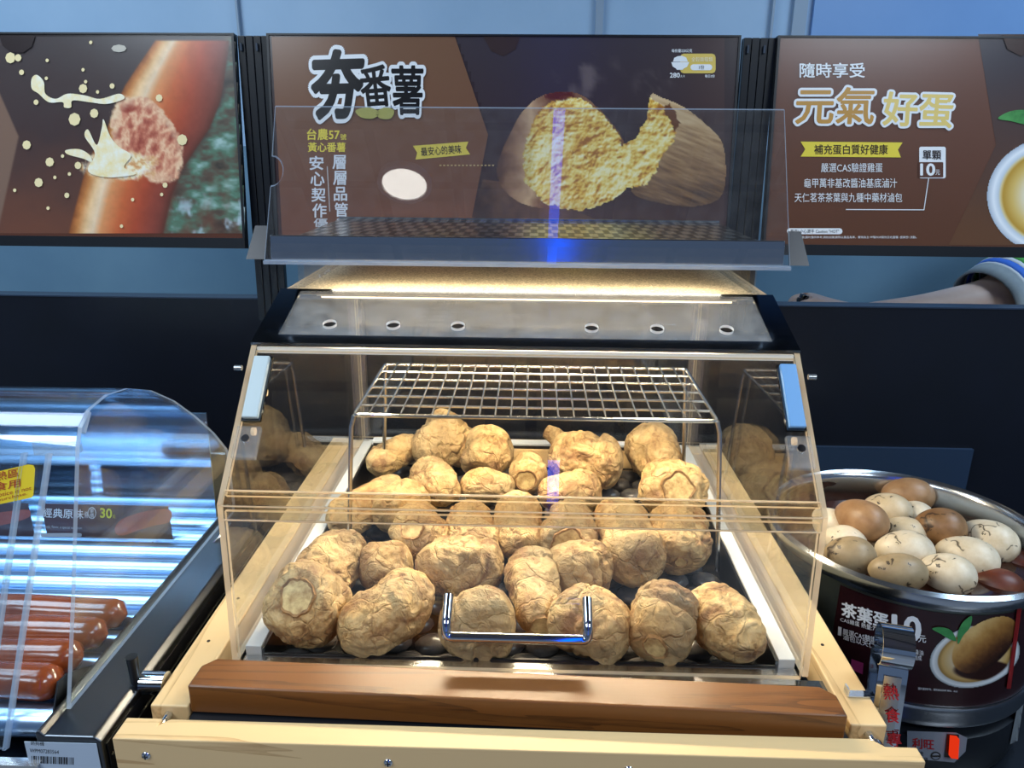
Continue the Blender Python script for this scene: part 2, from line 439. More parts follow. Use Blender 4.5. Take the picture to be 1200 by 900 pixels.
def gradient_print(name, top, bottom, rough=.22):
    t = NT(name); b = t.principled(top, rough)
    tc = t.n('TexCoord'); sp = t.n('SeparateXYZ'); t.l(tc.outputs['Generated'], sp.inputs[0])
    nz = t.noise(tc.outputs['Object'], 3, 3)
    f = t.math('ADD', sp.outputs['Z'], t.math('MULTIPLY', t.math('SUBTRACT', nz, .5), .35))
    t.l(t.ramp(f, [(.05, bottom), (.9, top)]), b.inputs['Base Color']); return t.m
def pr(c): return plain(c, .25)
white = pr((240, 240, 240)); yellow = pr((240, 214, 80)); ink = pr((16, 16, 20))

# --- sausage poster
ps = poster('sausage_poster', 'poster of a bursting sausage with splashing juice', -1.12, -.512, gradient_print('brown_print', (54, 44, 44), (92, 54, 40)))
def sausage_photo(X, Y):
    n = fbm(X/40, Y/40, 1); n2 = fbm(X/9, Y/9, 2); n3 = fbm(X/4, Y/4, 3)
    c = grad((Y-42)/230+.25*(n-.5), [(0, (74, 66, 66)), (.45, (72, 56, 54)), (1, (112, 70, 54))])
    edge = np.where(Y < 160, 22-(160-Y)*.44, 22-(Y-160)*.22); c = over(c, np.array((128, 100, 84.)), sstep(1.5, -1.5, X-edge))
    # blurred surroundings at the right
    m = sstep(-6, 8, X-np.interp(Y, [42, 110, 160, 200, 272], [262, 262, 240, 214, 190]))
    bk = grad(fbm(X/26, Y/14, 7), [(.2, (58, 56, 50)), (.45, (96, 84, 72)), (.6, (92, 126, 104)), (.8, (168, 196, 190))])
    bk = over(bk, np.array((196, 214, 226.)), sstep(.52, .72, fbm(X/18, Y/22, 11))*sstep(205, 262, Y))
    bk = over(bk, np.array((112, 72, 58.)), .7*sstep(.45, .7, fbm(X/30, Y/60, 21))*sstep(190, 230, Y)); c = over(c, bk, m)
    xl = np.interp(Y, [42, 48, 80, 100, 120, 150, 180, 200, 230, 272], [184, 182, 160, 147, 137, 126, 108, 100, 92, 81]); xr = np.interp(Y, [42, 100, 120, 150, 180, 200, 230, 272], [270, 262, 258, 246, 226, 213, 201, 192])
    t = (X-xl)/(xr-xl)+.03*(n2-.5)
    sz = grad(t, [(0, (150, 84, 46)), (.07, (206, 134, 76)), (.16, (240, 196, 144)), (.24, (246, 214, 176)), (.33, (226, 150, 96)), (.5, (204, 104, 62)), (.68, (176, 78, 52)), (.82, (150, 72, 56)), (.93, (128, 66, 54)), (1, (96, 56, 46))])
    sz = sz*(.92+.16*n2)[..., None]
    c = over(c, sz, sstep(-1.2, 1.2, X-xl)*sstep(1.5, -1.5, X-xr)*sstep(46, 49, Y))
    a = math.radians(57); u = (X-172)*math.cos(a)+(Y-163)*math.sin(a); v = -(X-172)*math.sin(a)+(Y-163)*math.cos(a)
    d = np.sqrt((u/57)**2+(v/36)**2)+.16*(n2-.5)+.1*(n3-.5)
    rid = np.abs(fbm(X/11+u/30, Y/16, 31)-.5)*2
    mt = grad(rid+.35*(n3-.5), [(0, (244, 196, 156)), (.16, (226, 156, 122)), (.4, (196, 112, 88)), (.8, (150, 66, 54))])
    mt = over(mt, np.array((150, 58, 46.)), .8*sstep(.5, .2, np.hypot((X-150)/26, (Y-127)/13))); mt = over(mt, np.array((250, 222, 180.)), .75*sstep(.72, .95, d)*n2*1.4)
    c = over(c, mt, sstep(1.02, .94, d))
    m = sstep(1.0, .7, np.hypot((X-140)/48, (Y-194)/20)+.5*(n2-.5)+.4*(n3-.5)); c = over(c, grad(n3, [(.3, (222, 160, 104)), (.5, (250, 226, 176)), (.7, (255, 246, 228))]), m)
    return c, (X < 275.5+(Y-43)*.058).astype(float)
picture('printed_photograph', (-20, 43, 287, 273.5), 1.4, sausage_photo, PQ, 1, ps)
splash = mottled((250, 226, 160), (252, 246, 226), 60, .25)
for pts in ([(38, 92), (44, 88), (52, 96), (54, 110), (66, 116), (80, 110), (100, 112), (118, 116), (140, 110), (146, 116), (126, 122), (106, 120), (86, 118), (84, 126), (76, 126), (74, 120), (58, 120), (46, 110), (38, 104)],
            [(104, 196), (112, 180), (100, 160), (104, 152), (114, 170), (120, 150), (122, 140), (130, 160), (140, 172), (154, 182), (146, 196), (160, 204), (130, 208), (108, 204)],
            [(78, 176), (94, 175), (106, 182), (108, 190), (98, 186), (80, 181)]):
    flat('printed_splash', pts, PQ, 7, splash, ps, True)
rnd = random.Random(4)
for (x, y, r) in [(13, 68, 6), (22, 68, 4), (26, 85, 3), (98, 104, 5), (88, 140, 7), (111, 133, 5), (59, 190, 5), (46, 214, 5), (32, 170, 5), (79, 229, 3), (132, 101, 3), (56, 71, 2), (98, 82, 2), (101, 96, 2), (55, 92, 2), (115, 108, 2), (74, 183, 2), (65, 208, 2), (82, 204, 2), (92, 194, 4), (43, 120, 3), (57, 244, 2), (214, 164, 6), (187, 115, 4), (194, 217, 3), (190, 228, 2), (156, 234, 2), (143, 265, 2), (18, 223, 2), (140, 57, 9), (107, 50, 2)]:
    flat('printed_drop', [(x+r*1.0*math.cos(a*.785), y+r*(.5 if r == 9 else 1.1)*math.sin(a*.785)) for a in range(8)], PQ, 7, pr((248, 226, 172) if r != 9 else (196, 186, 170)), ps)
flat('printed_thumb_notch', [(0, 42), (42, 42), (38, 55), (28, 62), (14, 62), (4, 54)], PQ, 8, pr((44, 32, 32)), ps)

# --- sweet potato poster
pc = poster('sweet_potato_poster', 'brown poster of a steaming split sweet potato with black brush lettering', -.449, .3315, gradient_print('dark_print', (54, 44, 48), (66, 44, 44)))
flat('printed_panel', [(318, 43), (533, 43), (572, 158), (549, 275), (331, 281)], PQ, 1, gradient_print('tan_print', (124, 88, 66), (116, 74, 58)), pc)
flat('printed_table', [(549, 272), (566, 210), (600, 215), (700, 258), (840, 262), (848, 287), (540, 282)], PQ, 2, mottled((110, 78, 60), (64, 46, 44), 14, .25), pc)
def inside(X, Y, pts):
    r = np.zeros(X.shape, bool); n = len(pts)
    for i in range(n):
        (xa, ya), (xb, yb) = pts[i], pts[(i+1) % n]
        if ya != yb: r ^= ((Y < ya) != (Y < yb)) & (X < (xb-xa)*(Y-ya)/(yb-ya)+xa)
    return r
def split_potato(X, Y):
    n = fbm(X/22, Y/22, 5); n2 = fbm(X/7, Y/7, 6); n3 = fbm(X/3, Y/3, 9)
    jx = X+(n2-.5)*7+(n3-.5)*3; jy = Y+(fbm(X/7, Y/7, 16)-.5)*7+(fbm(X/3, Y/3, 19)-.5)*3
    L = inside(X, Y, smooth_loop([(583, 210), (583, 190), (594, 162), (612, 130), (636, 111), (668, 107), (690, 116), (716, 142), (732, 170), (720, 215), (700, 240), (662, 246), (620, 242), (594, 228)]))
    Rr = inside(X, Y, smooth_loop([(762, 111), (776, 114), (800, 124), (824, 142), (848, 170), (848, 226), (820, 242), (780, 240), (740, 226), (748, 190), (756, 150)]))
    fl = inside(jx, jy, [(616, 214), (612, 184), (622, 146), (640, 122), (664, 112), (692, 120), (714, 142), (727, 162), (729, 172), (744, 162), (756, 142), (762, 114), (776, 122), (794, 146), (790, 164), (776, 182), (768, 200), (760, 214), (736, 222), (716, 236), (690, 248), (662, 246), (636, 236)])
    fib = fbm(X/30+Y/40, Y/3.5-X/9, 12)
    c = grad(np.clip((X-583)/60, 0, 1)+.5*(n-.5), [(0, (92, 62, 50)), (.3, (150, 112, 86)), (.6, (208, 170, 130)), (1, (120, 78, 54))])
    c2 = grad(np.clip((Y-112)/126, 0, 1)*.7+.6*(fib-.35), [(0, (222, 190, 146)), (.3, (190, 152, 108)), (.6, (140, 104, 72)), (1, (74, 54, 46))])
    c = np.where(Rr[..., None], c2, c)
    hh = 1.3*fbm(X/17, Y/17, 40, 5)+.7*(1-np.abs(2*fbm(X/13+n*2, Y/13, 41, 4)-1))+.35*(1-np.abs(2*fbm(X/5+n2*1.5, Y/5, 43, 3)-1))
    gy_, gx_ = np.gradient(hh); rel = gx_*1.9+gy_*2.8
    lowv = fbm(X/45, Y/45, 44, 2)
    tone = .42-.9*rel+.55*(lowv-.5)-.45*(hh-hh.mean())
    f = grad(tone, [(.0, (255, 242, 190)), (.25, (252, 228, 142)), (.45, (242, 202, 98)), (.65, (220, 160, 66)), (.9, (168, 104, 44))])
    f = f*np.clip(1.08-.25*sstep(640, 612, X)-.18*sstep(215, 250, Y), 0, 1)[..., None]
    c = np.where(fl[..., None], f, c)
    burn = np.hypot((X-655)/20, (Y-112)/6)+.8*(n3-.5); c = over(c, np.array((92, 36, 24.)), .9*sstep(1.1, .6, burn))
    crust = inside(jx, jy, [(786, 120), (796, 144), (792, 156), (784, 140), (778, 126)]); c = np.where(crust[..., None], np.array((110, 66, 40.)), c)
    return c, (L | Rr | fl).astype(float)
def steam_photo(X, Y):
    n = fbm(X/16, Y/22, 3)
    c = grad((Y-42)/230, [(0, (66, 58, 64)), (.5, (64, 50, 52)), (1, (74, 52, 50))]); c = over(c, np.array((74, 52, 50.)), sstep(760, 850, X)*.7)
    c = over(c, np.array((128, 112, 108.)), .65*sstep(.45, .75, n)*sstep(1, .3, np.hypot((X-690)/52, (Y-92)/44)))
    c = over(c, np.array((112, 98, 96.)), .5*sstep(.42, .7, fbm(X/12, Y/12, 8))*sstep(1, .4, np.hypot((X-765)/30, (Y-100)/24)))
    c = over(c, np.array((140, 98, 76.)), .8*sstep(.25, .6, n)*sstep(205, 255, Y)*sstep(560, 585, X)*sstep(700, 610, X))
    lim = np.where(Y < 158, 533+(Y-43)*.339, 572-(Y-158)*.197); return c, (X > lim).astype(float)
picture('printed_background', (532, 43.5, 849, 281), 4, steam_photo, PQ, .8, pc)
picture('printed_sweet_potato', (582, 104, 851, 250), 1.25, split_potato, PQ, 3, pc)
# the torn notch tab at the top edge
flat('printed_thumb_notch', [(566, 43), (610, 43), (604, 58), (590, 66), (576, 60)], PQ, 3, pr((62, 46, 42)), pc)
lettering('夯', [(366, 62), (428, 60), (420, 137), (368, 138)], PQ, 9, ink, pc, .04, white, .06)
lettering('番', [(420, 80), (455, 76), (460, 124), (426, 126)], PQ, 9, ink, pc, .022, white, .07)
lettering('薯', [(458, 78), (496, 78), (494, 134), (462, 134)], PQ, 9, ink, pc, .022, white, .07)
flat('printed_leaf', [(417, 130), (432, 126), (445, 132), (438, 139), (424, 138)], PQ, 10, pr((176, 168, 90)), pc, True)
flat('printed_leaf', [(441, 132), (452, 126), (462, 130), (458, 139), (446, 139)], PQ, 10, pr((176, 168, 90)), pc, True)
lettering('台農57', (360, 151, 398, 164), PQ, 3, yellow, pc, .02)
lettering('號', (399, 157, 406, 164), PQ, 3, yellow, pc, .01)
lettering('黃心番薯', (361, 167, 405, 178), PQ, 3, yellow, pc, .02)
for i, ch in enumerate('安心契作'): lettering(ch, (363+i*1.2, 183+i*18.6, 379+i*1.2, 199+i*18.6), PQ, 3, pr((226, 226, 230)), pc, .02)
for i, ch in enumerate('層層品管'): lettering(ch, (390+i*.8, 182+i*18.6, 405+i*.8, 198+i*18.6), PQ, 3, pr((226, 226, 230)), pc, .02)
lettering('優', (368, 256, 384, 266), PQ, 3, pr((200, 200, 205)), pc, .02); lettering('質', (394, 256, 408, 266), PQ, 3, pr((200, 200, 205)), pc, .02)
flat('printed_rule', [(383, 195), (384.2, 195), (387.2, 248), (386, 248)], PQ, 3, pr((190, 180, 175)), pc)
flat('printed_ribbon', [(484, 171), (549, 166), (546, 173.5), (551, 181), (487, 187), (489, 179)], PQ, 3, pr((226, 200, 84)), pc)
lettering('最安心的美味', [(493, 173), (540, 169.5), (541, 179.5), (494, 183)], PQ, 4, pr((50, 36, 30)), pc, .01)
for k in range(15): flat('printed_dot', [(515+k*4.4, 193), (517.4+k*4.4, 193), (517.4+k*4.4, 194.6), (515+k*4.4, 194.6)], PQ, 3, pr((190, 160, 110)), pc)
rr = lambda x0, y0, x1, y1, r: [(x0+r, y0), (x1-r, y0), (x1-r*.3, y0+r*.3), (x1, y0+r), (x1, y1-r), (x1-r*.3, y1-r*.3), (x1-r, y1), (x0+r, y1), (x0+r*.3, y1-r*.3), (x0, y1-r), (x0, y0+r), (x0+r*.3, y0+r*.3)]
flat('printed_badge', rr(797, 63, 838.5, 86, 4), PQ, 3, pr((228, 196, 96)), pc)
flat('printed_badge_field', rr(809, 75.5, 834.5, 82.5, 3), PQ, 4, white, pc)
flat('printed_rice', [(788.5, 72.5), (790, 68), (794, 66), (799, 65.5), (804, 67.5), (806, 72.5)], PQ, 4, white, pc)
flat('printed_bowl', [(786.5, 73), (807.5, 73), (805, 78.5), (801, 80.5), (800, 82), (793, 82), (792, 80.5), (788, 78)], PQ, 5, white, pc)
lettering('全穀雜糧類', (810, 67, 835, 72.5), PQ, 5, pr((250, 240, 200)), pc)
lettering('1份', (819, 76.5, 825, 81.5), PQ, 5, ink, pc)
lettering('每份量220公克', (787, 57.5, 811, 61.5), PQ, 3, white, pc, .01)
lettering('280', (785, 85.5, 796.5, 91), PQ, 3, white, pc, .02); lettering('大卡', (797, 88, 802.5, 91), PQ, 3, white, pc)
lettering('每日3份', (826, 87.5, 837.5, 91), PQ, 3, white, pc, .01)

# --- egg poster
pe = poster('egg_poster', 'brown poster advertising tea eggs beside a white bowl', .3995, 1.02, gradient_print('warm_brown_print', (112, 76, 64), (98, 62, 44)))
flat('printed_panel', [(1146, 40), (1167, 170), (1112, 287), (1290, 287), (1290, 40)], PQ, 1, gradient_print('umber_print', (66, 60, 66), (104, 70, 48)), pe)
lettering('隨時享受', (937, 74, 1013, 91), PQ, 4, white, pe, .015)
gold = pr((196, 144, 66)); lem = pr((236, 206, 120))
lettering('元氣', [(934, 103), (1026, 103), (1022, 145), (932, 145)], PQ, 6, gold, pe, .02, white, .06)
lettering('好蛋', [(1036, 108), (1118, 110), (1114, 150), (1034, 147)], PQ, 6, lem, pe, .02, white, .06)
flat('printed_ribbon', [(938, 166), (1057.5, 167), (1052, 175.5), (1055.5, 184.5), (938, 183.5), (943.5, 175)], PQ, 3, pr((238, 214, 72)), pe)
lettering('補充蛋白質好健康', (954, 169.5, 1040, 181), PQ, 4, pr((52, 34, 26)), pe, .015)
lettering('嚴選CAS驗證雞蛋', (962, 191, 1034, 202), PQ, 3, white, pe)
lettering('龜甲萬非基改醬油基底滷汁', (942, 209, 1051, 220), PQ, 3, white, pe)
lettering('天仁茗茶茶葉與九種中藥材滷包', (931, 226, 1057, 237), PQ, 3, white, pe)
flat('printed_tag', rr(1077, 172, 1108, 209, 2), PQ, 3, white, pe)
flat('printed_tag_field', rr(1074.5, 190, 1103.5, 208, 1), lambda x, y, l=0: PQ(x+1.5, y, l), 4, pr((96, 62, 50)), pe)
lettering('單顆', (1081, 176.5, 1102.5, 187), PQ, 5, pr((44, 32, 30)), pe, .015)
lettering('10', (1078.5, 192, 1095, 205.5), PQ, 5, white, pe, .03); lettering('元', (1096, 199, 1101, 205), PQ, 5, white, pe)
flat('printed_rule', [(1087.5, 209), (1088.5, 209), (1083, 246), (1082, 246)], PQ, 3, white, pe)
flat('printed_rule', [(991, 245), (1082.8, 245.4), (1082.8, 246.4), (991, 246)], PQ, 3, white, pe)
flat('printed_pill', rr(922, 267.5, 987, 274.5, 3), PQ, 3, white, pe)
lettering('高溫! 小心燙手 Caution "HOT"', (926, 268.7, 983, 273.3), PQ, 4, ink, pe)
lettering('注意:圖片僅供參考,須依店鋪,實際以產品為準。實物為主 PP製POP請勿日光直曬 ‧感謝您! 活動。', (936, 276.5, 1074, 279.5), PQ, 3, white, pe)
def bowl_photo(X, Y):
    d = np.hypot((X-1236)/80, (Y-230)/70); c = grad(d, [(0, (226, 200, 150)), (.45, (240, 226, 196)), (.62, (224, 190, 110)), (.76, (196, 150, 60)), (.80, (226, 206, 150)), (.83, (206, 214, 222)), (.90, (244, 246, 248)), (1, (176, 186, 198))]); return c, (d < 1).astype(float)
picture('printed_bowl', (1150, 155, 1250, 286), .9, bowl_photo, PQ, 3, pe)
flat('printed_leaf', [(1169, 139), (1182, 131), (1200, 129), (1216, 134), (1206, 146), (1196, 145), (1184, 142)], PQ, 5, mottled((82, 160, 82), (40, 104, 50), 40, .3), pe, True)
flat('printed_thumb_notch', [(1174, 41), (1216, 41), (1212, 60), (1196, 66), (1180, 58)], PQ, 6, pr((58, 36, 32)), pe)

# ------------------------------------------------------------------ pine cart with walnut block
CX = -.01
cart = thing('pine_cart', 'light pine cart frame carrying the glass sweet potato warmer', 'cart', (CX, .9, -.85))
def rail(name, a, b, mat): return obj(name, MB().box(a, b), mat, cart, bevel=.0015)
rail('side_rail', (-.361, .582, -.036), (-.324, 1.27, 0), M['pine_y'])
rail('side_rail', (.304, .582, -.036), (.338, 1.27, 0), M['pine_y'])
rail('back_rail', (-.324, 1.235, -.036), (.304, 1.27, -.004), M['pine_x'])
mb = MB().prism([(-.372, .535, .004), (.350, .535, .004), (.350, .552, .004), (.322, .552, .004), (.316, .558, .004), (.312, .561, .004), (-.330, .561, .004), (-.334, .558, .004), (-.338, .553, .004), (-.338, .561, .004), (-.362, .561, .004), (-.372, .561, .004)], (0, 0, -.034))
obj('front_rail', mb, M['pine_x'], cart, bevel=.0012)
obj('front_lower_rail', MB().box((-.352, .536, -.052), (.332, .556, -.0305)), M['pine_x'], cart, bevel=.001)
for x0, x1 in ((-.372, -.3525), (.3325, .350)):
    obj('leg', MB().box((x0, .535, -.85), (x1, .561, -.0305)), M['pine_z'], cart, bevel=.0015)
for x0, x1 in ((-.361, -.324), (.304, .338)):
    obj('leg', MB().box((x0, 1.235, -.85), (x1, 1.27, -.0365)), M['pine_z'], cart, bevel=.0015)
obj('front_panel', MB().box((-.3525, .541, -.85), (.3325, .552, -.0525)), plain((14, 22, 34), .2), cart)
obj('deck', MB().box((-.3235, .62, -.09), (.3035, 1.2345, -.078)), plain((26, 27, 30), .5), cart)
for x in (-.343, -.123, .092, .324):
    z = -.0135
    s_ = obj('screw', MB().ball((x, .5345, z), .0042, (1, .5, 1), 14, 8), M['chrome'], cart, True)
    obj('screw_slot', MB().box((x-.0025, .532, z-.0005), (x+.0025, .5332, z+.0005)).box((x-.0005, .532, z-.0025), (x+.0005, .5332, z+.0025)), plain((30, 34, 40), .5), s_)
for x in (-.344, .322):
    bo = obj('hinge_bolt', MB().tube([(x, .564, -.010), (x, .5815, -.010)], .0042, 12), M['chrome'], cart, True)
    obj('bolt_head', MB().tube([(x, .563, -.010), (x, .5685, -.010)], .0068, 12), M['steel'], bo, True)
for x, y in ((-.345, .68), (-.343, .76), (.32, .70)):
    obj('nail_hole', MB().lathe([(.0004, 0), (.0018, 0), (.0018, .0006), (.0004, .0006)], (x, y, .0001), 10), plain((40, 28, 20), .8), cart)
# dark steel corner brackets in the rail notches
for x0, x1, s in ((-.3238, -.296, 1), (.276, .3038, -1)):
    obj('corner_bracket', MB().box((x0, .618, -.0365), (x1, .652, -.008)), M['steel_dark'], cart)
# clamp with black lever at the left rail
ck = thing('clamp_knob', 'chrome clamp knob with a black lever left of the pine rail', 'knob', (-.378, .62, -.03))
obj('barrel', MB().tube([(-.3625, .618, -.004), (-.386, .618, -.004)], .0115, 24), M['chrome'], ck, True)
obj('lever', MB().tube([(-.391, .612, -.035), (-.391, .613, -.01), (-.391, .614, .012), (-.391, .614, .03)], [.004, .0042, .005, .0058], 12), M['blackm'], ck, True)
obj('pivot', MB().tube([(-.386, .617, -.006), (-.394, .615, -.006)], .005, 12), M['steel'], ck, True)

wb = MB().prism([(-.3225, .583, -.008), (-.3215, .612, -.008), (-.310, .624, -.008), (.280, .606, -.008), (.2925, .594, -.008), (.2925, .567, -.008)], (0, 0, .031))
tag(obj('walnut_block', wb, M['walnut'], bevel=.002, seg=3), 'dark walnut wooden block lying across the front of the warmer', 'wood block')
tag(obj('support_board', MB().box((-.321, .566, -.0365), (.3, .606, -.0085)), M['blackm']), 'black support board beneath the walnut block', 'board')

# ------------------------------------------------------------------ acrylic sweet potato warmer
XL, XR = CX-.30, CX+.30
SEC = [(.655, -.006), (.6642, .1723), (.7947, .3008), (.9093, .3392), (1.2786, .340), (1.2786, -.006)]
wm = thing('warmer_cabinet', 'clear acrylic sweet potato warmer with slanted front and warm light', 'food warmer', (CX, .97, -.006))
AC = [M['acrylic'], M['edge']]
def apart(name, mb, mats=None, **kw): return obj(name, mb, mats or AC, wm, **kw)
for x, d in ((XL, .006), (XR, -.006)):
    apart('side_panel', MB().prism([(x, y, z) for y, z in SEC], (d, 0, 0), 0, 1))
XI0, XI1 = XL+.0065, XR-.0065
def seg(p, q, t): return (p[0]+(q[0]-p[0])*t, p[1]+(q[1]-p[1])*t)
def slab(name, p, q, th, mats=None, x0=XI0, x1=XI1):
    """sheet across the cabinet between section points p and q (y,z)"""
    return apart(name, MB().sheet((x0, p[0], p[1]), (x1, p[0], p[1]), (x1, q[0], q[1]), (x0, q[0], q[1]), th, 0, 1), mats)
lo = slab('door_panel', (.6565, -.010), (.6655, .165), -.005)
up_ = slab('upper_front_panel', seg(SEC[1], SEC[2], .055), seg(SEC[1], SEC[2], .97), -.005)
slab('back_panel', (1.272, .0), (1.272, .334), -.005)
# hinge strip along the fold and its ribs
hs = apart('hinge_strip', MB().prism([(XI0, .6592, .158), (XI0, .6605, .1745), (XI0, .671, .185), (XI0, .6735, .182), (XI0, .6645, .1725), (XI0, .6625, .158)], (XI1-XI0, 0, 0), 1, 0), [plain((252, 248, 240), .03, 0., **{'Transmission Weight': 1.0, 'IOR': 1.18}), M['edge']])
for y, z in ((.6588, .1585), (.6596, .1735), (.6702, .1855)):
    obj('hinge_rib', MB().tube([(XI0, y, z), (XI1, y, z)], .0008, 6), M['edge'], hs)
# chrome door handle with two feet
hp = fillet([(-.0805, .6585, .079), (-.0805, .634, .0625), (-.0805, .631, .050), (.0595, .631, .050), (.0595, .634, .0625), (.0595, .6585, .079)], .008, 5)
hd = obj('handle', MB().tube(hp, .0052, 14), M['chrome'], lo, True)
apart('front_sill', MB().box((XI0+.001, .6475, -.036), (XI1-.001, .6725, -.0105)), M['steel'])
# steel frame of the sloped top with the acrylic window and its six vent holes
nrm = Vector((0, SEC[2][1]-SEC[3][1], SEC[3][0]-SEC[2][0])).normalized()
def TP(x, t, d=0):
    y, z = seg(SEC[2], SEC[3], t); return Vector((x, y, z))+nrm*d
fr = MB()
for x0, x1, t0, t1 in ((XL, XL+.026, 0, 1), (XR-.026, XR, 0, 1), (XL+.026, XR-.026, 0, .14), (XL+.026, XR-.026, .95, 1)):
    fr.hexa([TP(x0, t0, .001), TP(x1, t0, .001), TP(x1, t1, .001), TP(x0, t1, .001), TP(x0, t0, .0045), TP(x1, t0, .0045), TP(x1, t1, .0045), TP(x0, t1, .0045)])
apart('top_frame', fr, M['steel_dark'])
HX = [-.232, -.159, -.085, .067, .141, .219]; HT, HR = .35, .0078
cells = MB(); x0 = XL+.026; sl = (Vector((0, *SEC[3]))-Vector((0, *SEC[2]))).length
xs = [XL+.026]+[(HX[i]+HX[i+1])/2 for i in range(5)]+[XR-.026]
for i, hx in enumerate(HX):
    a, b_ = xs[i], xs[i+1]; t0, t1 = .14, .95; N = 32; inner = []; outer = []
    for k in range(N):
        an = 2*math.pi*k/N; c_, s_ = math.cos(an), math.sin(an)
        inner.append((hx+HR*c_, HT+HR*s_/sl))
        m = min(((b_-hx)/c_ if c_ > 1e-9 else (a-hx)/c_ if c_ < -1e-9 else 1e9), ((t1-HT)*sl/s_ if s_ > 1e-9 else (t0-HT)*sl/s_ if s_ < -1e-9 else 1e9))
        outer.append((hx+m*c_, HT+m*s_/sl))
    # snap outer ring to the cell corners
    for cxx, ctt in ((a, t0), (b_, t0), (b_, t1), (a, t1)):
        k = min(range(N), key=lambda q: (outer[q][0]-cxx)**2+((outer[q][1]-ctt)*sl)**2); outer[k] = (cxx, ctt)
    for d in (.001, .0045):
        cells.add([TP(x, t, d) for x, t in inner]+[TP(x, t, d) for x, t in outer], [(k, (k+1) % N, (k+1) % N+N, k+N) for k in range(N)], 0)
    cells.add([TP(x, t, .001) for x, t in inner]+[TP(x, t, .0045) for x, t in inner], [(k, (k+1) % N, (k+1) % N+N, k+N) for k in range(N)], 1)
tw = apart('top_window', cells, [M['dusty'], M['white']])
# bright lip under the sloped top, front edge
apart('top_front_lip', MB().box((XI0, .7935, .293), (XI1, .7985, .2995)), plain((250, 242, 226), .3))
# speckled flat top plate (reflector)
t = NT('speckled_steel'); pb = t.principled((214, 200, 172), .38, .75)
f = t.noise(t.coords(), 420, 2, .7); t.l(t.ramp(f, [(.35, (150, 138, 112)), (.55, (226, 212, 184)), (.72, (250, 240, 220))]), pb.inputs['Base Color']); t.bump(f, pb, .2, .0006)
M['speckle'] = t.m
apart('top_plate', MB().box((XI0, .9105, .336), (XI1, 1.2715, .3395)), M['speckle'])
apart('top_plate_glint', MB().tube([(XI0, .909, .3405), (XI1, .909, .3405)], .0022, 8), plain((250, 240, 214), .3))  # added cream rod; the lamp's bright reflection line is in its colour
# warm light bar under the plate: lights the potatoes
bar = apart('lamp_bar', MB().box((CX-.27, .955, .325), (CX+.27, .99, .3355)), M['white'])
obj('lamp_diffuser', MB().box((CX-.265, .958, .3222), (CX+.265, .987, .3249)), emission('warm_led', (1, .78, .48), 4), bar)
al = area_light('warmer_light', (CX, .972, .320), (CX, .93, 0), .52, .03, 6.6, (1, .83, .57))
# white ledges and stone tray
for x0, x1 in ((XI0+.0005, XI0+.018), (XI1-.018, XI1-.0005)):
    apart('tray_ledge', MB().box((x0, .674, -.036), (x1, 1.265, .0)), plain((206, 206, 204), .45), bevel=.001)
apart('back_ledge', MB().box((XI0+.019, 1.246, -.036), (XI1-.019, 1.265, .004)), M['white'])
tx0, tx1, ty0, ty1 = XI0+.0185, XI1-.0185, .6735, 1.2455
apart('stone_tray', MB().box((tx0, ty0, -.058), (tx1, ty1, -.048)).box((tx0, ty0, -.048), (tx0+.003, ty1, -.002)).box((tx1-.003, ty0, -.048), (tx1, ty1, -.002)).box((tx0+.003, ty1-.003, -.048), (tx1-.003, ty1, .001)).box((tx0+.003, ty0, -.048), (tx1-.003, ty0+.002, -.008)), plain((24, 22, 22), .3))
apart('rear_post', MB().box((XI0+.001, 1.255, .0), (XI0+.012, 1.266, .334)), [M['hinge']])
apart('rear_post', MB().box((XI1-.012, 1.255, .0), (XI1-.001, 1.266, .334)), [M['hinge']])
# acrylic tabs, magnet plates and pins at the upper front corners
PA, PB = SEC[1], SEC[2]; pn = Vector((0, -(PB[1]-PA[1]), (PB[0]-PA[0]))).normalized()
def UP(x, t, d): y, z = seg(PA, PB, t); return Vector((x, y, z))+pn*d
def uslab(x0, x1, t0, t1, d0, d1, mb=None):
    return (mb or MB()).hexa([UP(x0, t0, d0), UP(x1, t0, d0), UP(x1, t1, d0), UP(x0, t1, d0), UP(x0, t0, d1), UP(x1, t0, d1), UP(x1, t1, d1), UP(x0, t1, d1)])
for s in (-1, 1):
    a = XL+.010 if s < 0 else XR-.027; b_ = a+.017
    mp_ = apart('magnet_plate', uslab(a, b_, .50, .90, .0055, .011), plain((196, 206, 204) if s < 0 else (120, 168, 214), .35), bevel=.0012)
    obj('plate_rim', uslab(a-.0015, b_+.0015, .49, .91, .0012, .0054), M['steel_dark'], mp_)
    a2 = XL+.007 if s < 0 else XR-.031
    tb = apart('acrylic_tab', uslab(a2, a2+.024, .26, .45, .0012, .008), [M['dusty']])
    c = UP(a2+.012, .37, .0082)
    obj('tab_screw', MB().tube([c, c+pn*.003], .0042, 16), M['chrome'], tb, True)
    xx = XL-.009 if s < 0 else XR+.001
    apart('hinge_pin', MB().tube([(xx, .765, .284), (xx+.008, .765, .284)], .003, 10), M['steel'], smooth=True)
for s in (-1, 1):
    for (y, z) in ((.80, .27), (.78, .245), (.735, .215)):
        x = XL+.0065 if s < 0 else XR-.0065
        apart('clear_stud', MB().tube([(x, y+.02, z), (x-s*.004, y+.02, z)], .0045, 12), [M['edge']], smooth=True)

